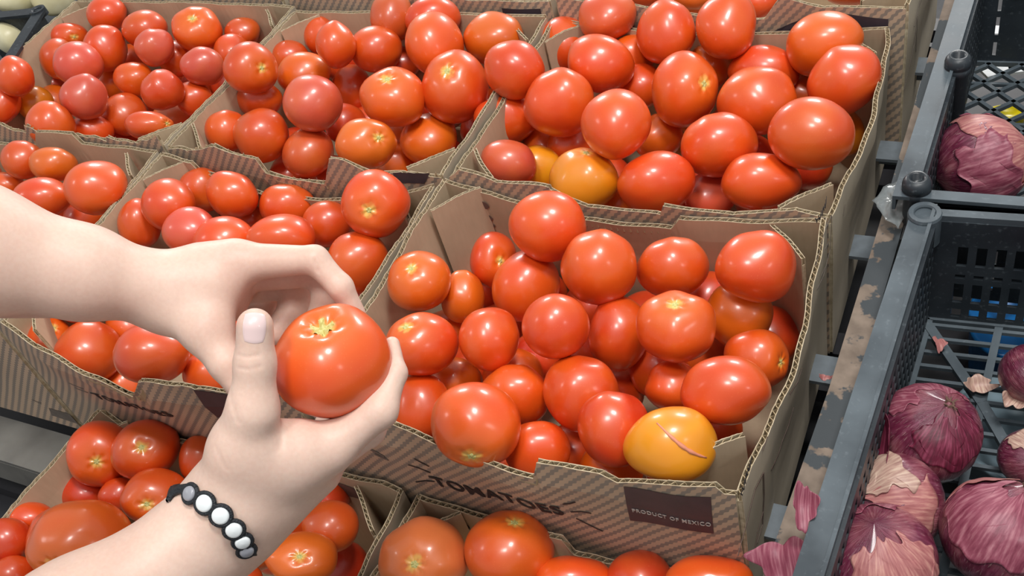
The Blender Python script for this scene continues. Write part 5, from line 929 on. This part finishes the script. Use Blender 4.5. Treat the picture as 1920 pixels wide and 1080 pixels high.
def crate(label, o, ex, ey, A_, B_, floorkind, slots_rear, group='black plastic crates'):
    root = empty('plastic_crate', (o[0], o[1], ZF)); tag(root, label, 'crate', group)
    F0 = Frame(o, ex, ey); F = lambda a, b, z: F0(a, b, z-ZF)
    t = .004; fl = .02
    # rim flange: four rails
    m = MB(); n = 24
    for i in range(n):
        b0 = -B_*i/n; b1 = -B_*(i+1)/n
        fbox(m, F, 0, fl, b1, b0, -.004, .0); fbox(m, F, 0, .003, b1, b0, -.016, -.004); fbox(m, F, fl-.003, fl, b1, b0, .0, .003)
    fbox(m, F, fl, A_, -.012, 0, -.004, .0); fbox(m, F, fl, A_, -.014, -.011, -.006, .002); fbox(m, F, fl, A_, -.003, 0, -.016, .0)
    fbox(m, F, A_-fl, A_, -B_, -.012, -.004, 0); fbox(m, F, fl, A_-fl, -B_, -B_+.012, -.004, 0)
    m.build('rim', PLR, root)
    # left lattice wall: staggered small holes
    H = -ZF; holes = []
    rows = 7; dv = (H-.02)/rows; cu = .0125
    for r_ in range(rows):
        for c_ in range(int(B_/cu)-2):
            u0 = .012+c_*cu+(cu/2 if r_ % 2 else 0); holes.append((round(u0, 5), round(u0+cu*.55, 5), round(.008+r_*dv, 5), round(.008+r_*dv+dv*.62, 5)))
    for nm, fn in (('side_panel', lambda u, v, t_: F(fl+t_, -u, ZF+v)), ('side_panel', lambda u, v, t_: F(A_-fl-t_, -u, ZF+v))):
        m = MB()
        # per row panels keep the stagger cheap
        for r_ in range(rows):
            hs = [(h[0], h[1], h[2]-(.008+r_*dv)+0, h[3]-(.008+r_*dv)) for h in holes if abs(h[2]-(.008+r_*dv)) < 1e-4]
            hs = [(a, b, .0001, d) for a, b, c, d in hs]
            panel(m, (lambda u, v, t_, z0=.008+r_*dv: fn(u, v+z0, t_)), B_, dv, hs, .003)
        panel(m, fn, B_, .008, [], .003); panel(m, (lambda u, v, t_: fn(u, v+.008+rows*dv, t_)), B_, H-.004-.008-rows*dv, [], .003)
        m.build(nm, PLA, root)
    m = MB(); panel(m, lambda u, v, t_: F(fl+u, -.012-t_, ZF+v), A_-fl*2, H-.004, slots_rear(A_-fl*2, H), .003)
    m.build('end_panel', PLA, root)
    m = MB(); panel(m, lambda u, v, t_: F(fl+u, -B_+.012+t_, ZF+v), A_-fl*2, H-.004, slots_rear(A_-fl*2, H), .003)
    m.build('end_panel', PLA, root)
    m = MB()
    a0, a1, b0, b1 = fl, A_-fl, -.012, -B_+.012
    if floorkind == 'slat':
        b = b0-.010
        while b > b1:
            fbox(m, F, a0, a1, b-.0018, b+.0018, ZF, ZF+.004); b -= .0172
        for a in (a0+.004, .085, .125, .17, .215, .26, .30): fbox(m, F, a-.0035, a+.0035, b1, b0, ZF-.001, ZF+.005)
        for (p, q) in (((a0, b0-.006), (.085, -.11)), ((.085, -.11), (.14, -.2))):
            m.bar(F(*p, ZF+.003), F(*q, ZF+.003), .009, .006)
        fbox(m, F, a0, a1, b0-.006, b0, ZF, ZF+.006)
    else:
        st_ = .036; k = -30
        while k < 40:
            for sgn in (1, -1):
                pts = []
                for s_ in np.linspace(0, 1, 60):
                    a = a0+(a1-a0)*s_; bb = (k*st_)+sgn*(a)*1.0 - .2
                    if b1 <= bb <= b0: pts.append((a, bb))
                if len(pts) > 1: m.bar(F(*pts[0], ZF+.003), F(*pts[-1], ZF+.003), .0048, .005)
            k += 1
        for b in (b0-.045, b0-.12, b0-.25): fbox(m, F, a0, a1, b-.002, b+.002, ZF, ZF+.004)
        fbox(m, F, a0, a1, b0-.006, b0, ZF, ZF+.006)
    tag(m.build('floor_lattice', PLR, root), kind='stuff')
    ringpost(F, root, .012, -.012, .001)
    return root, F
def slots_near(W_, H):
    hs = []; x = .022
    while x < W_-.02:
        for z0, z1 in ((.078, .102), (.062, .067), (.030, .055), (.010, .021)):
            hs.append((round(x, 4), round(x+.0085, 4), z0, z1))
        x += .0155
    return hs
def slots_far(W_, H):
    hs = []; x = .018
    while x < W_-.02:
        for z0, z1 in ((.014, .032), (.042, .066), (.074, .100)): hs.append((round(x, 4), round(x+.004, 4), z0, z1))
        x += .05
    return hs
near, Fn = crate('near black plastic crate holding red onions, slatted floor', (.4725, .333, 0), (.9975, .06), (.052, .9987), .40, .66, 'slat', slots_near)
far, Ff = crate('far black plastic crate with diamond lattice floor, top right', (.468, .757, 0), (.9985, .03), (.035, .999), .40, .415, 'diamond', slots_far)
for nm, p, hh in (('peg1', SPOT['peg1'], .05), ('peg2', (.483, .545, .012), .14)):
    m = MB(); c = Vector((p[0], p[1], p[2]))-far.location
    m.lathe(c, [(q*.9, z_) for q, z_ in [(.0, -.006), (.006, -.006), (.0065, .001), (.010, .0015), (.0135, -.003), (.0142, -.006), (.0142, -.010), (.0130, -.011), (.0142, -.012), (.0142, -.0185), (.0122, -.020), (.0122, -hh)]], 30)
    m.build('stacking_peg', PLA, far, True)
# crate with pale vegetables, top left
tl = empty('plastic_crate', (-.93, .56, -.1)); tag(tl, 'black plastic crate with pale vegetables in the top left corner', 'crate', 'black plastic crates')
m = MB(); P = [Vector(p)-tl.location for p in SPOT['tl']]
m.bar(P[0], P[1]+(P[1]-P[0])*.6, .02, .005); m.bar(P[0], P[3], .02, .005); m.build('rim', PLA, tl)
m = MB(); m.bar(P[0]+Vector((0, 0, -.06)), P[1]+(P[1]-P[0])*.6+Vector((0, 0, -.06)), .004, .12); m.bar(P[0]+Vector((0, 0, -.06)), P[3]+Vector((0, 0, -.06)), .004, .12); m.build('side_panel', PLA, tl)
m = MB(); m.lathe(P[0]+Vector((-.004, 0, .003)), [(.007, .0), (.009, .002), (.013, .002), (.014, -.01)], 24); m.build('corner_socket', PLA, tl)
m = MB(); m.box(P[0]+Vector((-.12, .03, -.11)), (.16, .2, .004)); m.build('base', PLA, tl)
PALE = (lambda m: (m.base(m.ramp(m.noise(20, 3), [(.3, hx(216, 206, 160)), (.7, hx(236, 232, 200))])), m.m)[1])(Mat('pale_skin', hx(226, 220, 180), .35))
for i, (px, lb) in enumerate(zip(SPOT['pale'], ('pale yellow vegetable nearest the top left corner', 'creamy white vegetable at the top edge above the crate', 'pale vegetable cut by the left edge, low in black crate'))):
    m = MB(); rx, ry = ((.03, .05), (.036, .026), (.03, .028))[i]
    m.lathe((0, 0, 0), [(max(.0001, rx*math.sin(math.pi*k/14)*(1+.06*math.sin(k))), -ry*math.cos(math.pi*k/14)) for k in range(15)], 28)
    o = m.build('pale_squash', PALE, None, True); tag(o, lb, 'vegetable', 'pale vegetables in the corner crate'); o.location = Vector(px)+Vector((0, .02, 0)); o.rotation_euler = (1.2, .4, i)

# ------------------------------------------------------------------ onions
def onion(loc, rx, ry, ax, seed, label, shells, neck=True):
    rr = random.Random(seed); st = Vector(ax).normalized(); t1 = st.orthogonal().normalized(); t2 = st.cross(t1)
    R = (rx+ry)/2; nr, ns = 36, 64; ph = [rr.uniform(0, 6) for _ in range(5)]
    def surf(th, a, k=1.0):
        r = max(0, math.sin(th))**.92; z = math.cos(th)*.92
        if th < .5: z += .16*(1-th/.5)**2
        if th > 2.8: z -= .05*((th-2.8)/.34)**2
        rad = r*(1+.006*math.sin(17*a+ph[0])+.004*math.sin(29*a+ph[1])+.02*math.sin(2*a+ph[2])+.015*math.sin(3*a+ph[3]))
        return (t1*rad*math.cos(a)+t2*rad*math.sin(a)+st*z)*R*k
    m = MB(); vs = []; uv = []; fs = []
    for i in range(nr+1):
        for k in range(ns+1): th = math.pi*(i+.001)/(nr+.002); a = 2*math.pi*k/ns; vs.append(surf(th, a)); uv.append((a/6.283, th/3.14))
    for i in range(nr):
        for k in range(ns): q = i*(ns+1)+k; fs.append((q, q+ns+1, q+ns+2, q+1))
    m.add(vs, fs, 0, uv); o = m.build('red_onion', ONI, None, True); o.location = loc; tag(o, label, 'onion', 'red onions in the black crates')
    # loose papery layers with torn edges
    for s_, (a0, a1, h0, h1, lift, mt) in enumerate(shells):
        m = MB(); nu, nv = 34, 26; P = {}; vs = []; uv = []
        pp = [rr.uniform(0, 6) for _ in range(6)]
        for i in range(nu+1):
            for j in range(nv+1):
                u = i/nu; v = j/nv; e = min(u, 1-u, v, 1-v)
                a = a0+(a1-a0)*u+.10*math.sin(v*9+pp[0])+.05*math.sin(v*23+pp[1]); th = h0+(h1-h0)*v+.10*math.sin(u*8+pp[2])+.06*math.sin(u*21+pp[3]); th = min(3.1, max(.04, th))
                k = 1.008+.012*s_+lift*(max(0, 1-e*5)**2)*(.5+.5*math.sin(u*5+v*4+pp[4]))+.008*math.sin(u*14+pp[5])*math.sin(v*11)
                vs.append(surf(th, a, k)); uv.append((a/6.283, th/3.14))
        fs = [(i*(nv+1)+j, i*(nv+1)+j+1, (i+1)*(nv+1)+j+1, (i+1)*(nv+1)+j) for i in range(nu) for j in range(nv)]
        m.add(vs, fs, 0, uv); p_ = m.build('papery_skin', PAP[mt], o, True); sm = p_.modifiers.new('s', 'SOLIDIFY'); sm.thickness = .0003
    if neck:
        m = MB()
        for k in range(14):
            a = rr.uniform(0, 6.28); d = st*rr.uniform(.02, .14)+t1*math.cos(a)*rr.uniform(.05, .28)+t2*math.sin(a)*rr.uniform(.05, .28)
            b_ = surf(.001, 0)*.97; m.tube([b_+(t1*math.cos(a)+t2*math.sin(a))*R*.07, b_+d*R*.5, b_+d*R*.75+st*R*.03*rr.uniform(-2, 1)], [.0011, .0008, .0003], 5)
        m.build('dry_roots', ROOT, o)
    return o
OL = [('large glossy purple onion with dark dried root end, on the slatted floor', [(0.2, 2.6, .5, 1.5, .02, 0), (3.4, 5.6, .25, 1.2, .03, 2)]),
 ('tan-skinned red onion with frayed neck, between the purple onion and the nearest one', [(0, 2.4, .2, 1.7, .05, 1), (2.2, 4.4, .3, 1.3, .05, 3), (4.5, 6.2, .5, 2, .03, 0)]),
 ('nearest big red onion with streaked skin, bottom edge of the near crate', [(.5, 3.2, .5, 1.9, .03, 0), (3.6, 5.6, .3, 1.5, .04, 1)]),
 ('red onion with peeling pink skins, bottom right corner', [(0, 2.2, .2, 1.5, .08, 1), (2.4, 4.2, .3, 1.7, .06, 0), (4.4, 6, .2, 1.2, .07, 2)]),
 ('pinkish red onion cut by the right edge on the slatted floor', [(0, 3, .3, 1.6, .05, 1)]),
 ('big red onion wrapped in torn pink papery skin, in the far crate', [(0, 2.8, .3, 1.8, .05, 1), (2.5, 4.8, .4, 2.0, .06, 1), (4.6, 6.2, .3, 1.7, .08, 0), (1.2, 3, 1.1, 2.2, .07, 0)]),
 ('small tan onion half hidden at the right edge', [(0, 2, .3, 1.5, .05, 3)])]
for i, (on, (lb, sh)) in enumerate(zip(ONIONS, OL)):
    onion(on[0:3], on[3], on[4], on[5:8], 40+i, lb, sh, neck=i in (0, 3, 1))
def peel(loc, sx, sy, rot, mt, label, curl=.6, seed=0):
    rr = random.Random(seed); m = MB(); n = 16; vs = []; uv = []; pp = [rr.uniform(0, 6) for _ in range(5)]
    for i in range(n+1):
        for j in range(n+1):
            u = i/n*2-1; v = j/n*2-1; k = 1+.18*math.sin(3*math.atan2(v, u)+pp[0])+.1*math.sin(7*math.atan2(v, u)+pp[1])
            x = u*math.sqrt(1-v*v/2)*k; y = v*math.sqrt(1-u*u/2)*k
            vs.append((x*sx, y*sy, curl*sx*(x*x)+.15*sy*math.sin(3*y+pp[2])+.08*sx*math.sin(6*x+pp[3]))); uv.append((x*.1, y*.1))
    m.add(vs, [(i*(n+1)+j, (i+1)*(n+1)+j, (i+1)*(n+1)+j+1, i*(n+1)+j+1) for i in range(n) for j in range(n)], 0, uv)
    o = m.build('onion_peel', PAP[mt], None, True); o.location = loc; o.rotation_euler = rot; tag(o, label, 'onion skin', 'loose onion peels'); sm = o.modifiers.new('s', 'SOLIDIFY'); sm.thickness = .0004; return o
peel(SPOT['peel_rail'], .008, .016, (.5, .2, .3), 0, 'purple scrap of onion peel on the crate rim by the carton', seed=1)
peel(SPOT['peel_out'], .020, .017, (.3, -.3, .2), 0, 'broad purple onion peel fallen between crate and carton', seed=2)
peel(SPOT['bit1'], .005, .008, (.3, .3, .5), 1, 'tiny pink peel on the slatted crate floor', seed=3)
peel(SPOT['bit2'], .006, .003, (.1, .1, .2), 1, 'tiny pink peel in the dark gap beside the rail', seed=4)
peel(SPOT['bit3'], .014, .008, (.4, .3, .5), 3, 'crumpled tan peel behind the large purple onion', seed=5)
peel(SPOT['petal'], .014, .026, (.9, -.5, -.2), 2, 'curled dark purple petal of peel left of the large purple onion', 1.0, seed=6)
peel(SPOT['bit4'], .010, .012, (.2, .3, -.4), 3, 'pale tan peel under the onion at the right edge', seed=7)

# ------------------------------------------------------------------ things under and between
m = MB(); B0 = [Vector(p) for p in SPOT['bag']]; cen = sum(B0, Vector())/6; vs = [cen+Vector((0, 0, .002))]; fs = []
for j in range(1, 6):
    for k in range(24):
        a = B0[(k//4) % 6].lerp(B0[(k//4+1) % 6], (k % 4)/4); p = cen.lerp(a, j/5); vs.append(p+Vector((.001*math.sin(k*2+j), 0, .002*(1-j/5)+.0012*math.sin(k*1.3+j*.9))))
for k in range(24): fs.append((0, 1+k, 1+(k+1) % 24))
for j in range(4):
    for k in range(24): fs.append((1+j*24+k, 1+(j+1)*24+k, 1+(j+1)*24+(k+1) % 24, 1+j*24+(k+1) % 24))
m.add([v-cen for v in vs], fs); bm_ = Mat('clear_film', hx(170, 178, 180), .12, Transmission_Weight=.5, Alpha=.6); bag = m.build('plastic_bag_scrap', bm_.m, None, True); bag.location = cen; tag(bag, 'crumpled clear plastic scrap draped over the rail beside the crate corner', 'plastic bag')
sm = bag.modifiers.new('s', 'SOLIDIFY'); sm.thickness = .0004
WH = flat('white_card', hx(225, 230, 232), .6)
lb_w = ('white card seen through lattice, highest of three', 'white card scrap behind the lattice at right edge', 'small white scrap below lattice bars')
for i, p in enumerate(SPOT['white'][:3]):
    m = MB(); m.box((0, 0, 0), ((.03, .022, .03, .02, .02)[i], (.012, .012, .012)[i % 3], .002)); o = m.build('paper_scrap', WH); o.location = p; o.rotation_euler = (0, 0, .3*i); tag(o, lb_w[i], 'paper', 'white scraps under the far crate')
def tub(p, sx, sy, sz, mat, label, name):
    m = MB(); m.lathe((0, 0, 0), [(0, -sz), (sx*.8, -sz), (sx*.86, -sz*.9), (sx, sz*.8), (sx*1.06, sz*.85), (sx*1.06, sz), (sx*.97, sz), (sx*.95, sz*.85), (0, sz*.8)], 32)
    o = m.build(name, mat, None, True); o.location = p; o.scale = (1, sy/sx, 1); tag(o, label, 'container'); return o
tub(SPOT['yellow'], .02, .014, .02, Mat('yellow_plastic', hx(240, 220, 20), .35).m, 'yellow plastic tub seen under the far crate', 'plastic_tub')
tub(SPOT['blue'], .034, .05, .04, Mat('blue_plastic', hx(20, 110, 180), .35).m, 'blue plastic tub seen through the slatted crate floor', 'plastic_tub')
tub((SPOT['silver'][0]+.03, SPOT['silver'][1], -.21), .06, .06, .04, Mat('grey_plastic', hx(120, 140, 150), .25).m, 'grey-blue plastic tub under the near crate, below the slats', 'plastic_tub')
tub(SPOT['red'], .016, .016, .02, Mat('red_plastic', hx(200, 50, 30), .35).m, 'small red cup under the near crate', 'plastic_cup')
m = MB(); m.box((0, 0, 0), (.03, .001, .022)); o = m.build('paper_card', WH); o.location = (.548, .737, -.012); o.rotation_euler = (.1, 0, .1); tag(o, 'white card standing inside the far end of the far crate', 'paper')
m = MB(); m.box((.85, .2, -.262), (.40, .60, .006)); o = m.build('lower_display_shelf', DSTEEL); tag(o, 'dark metal shelf under the onion crates', 'shelf')
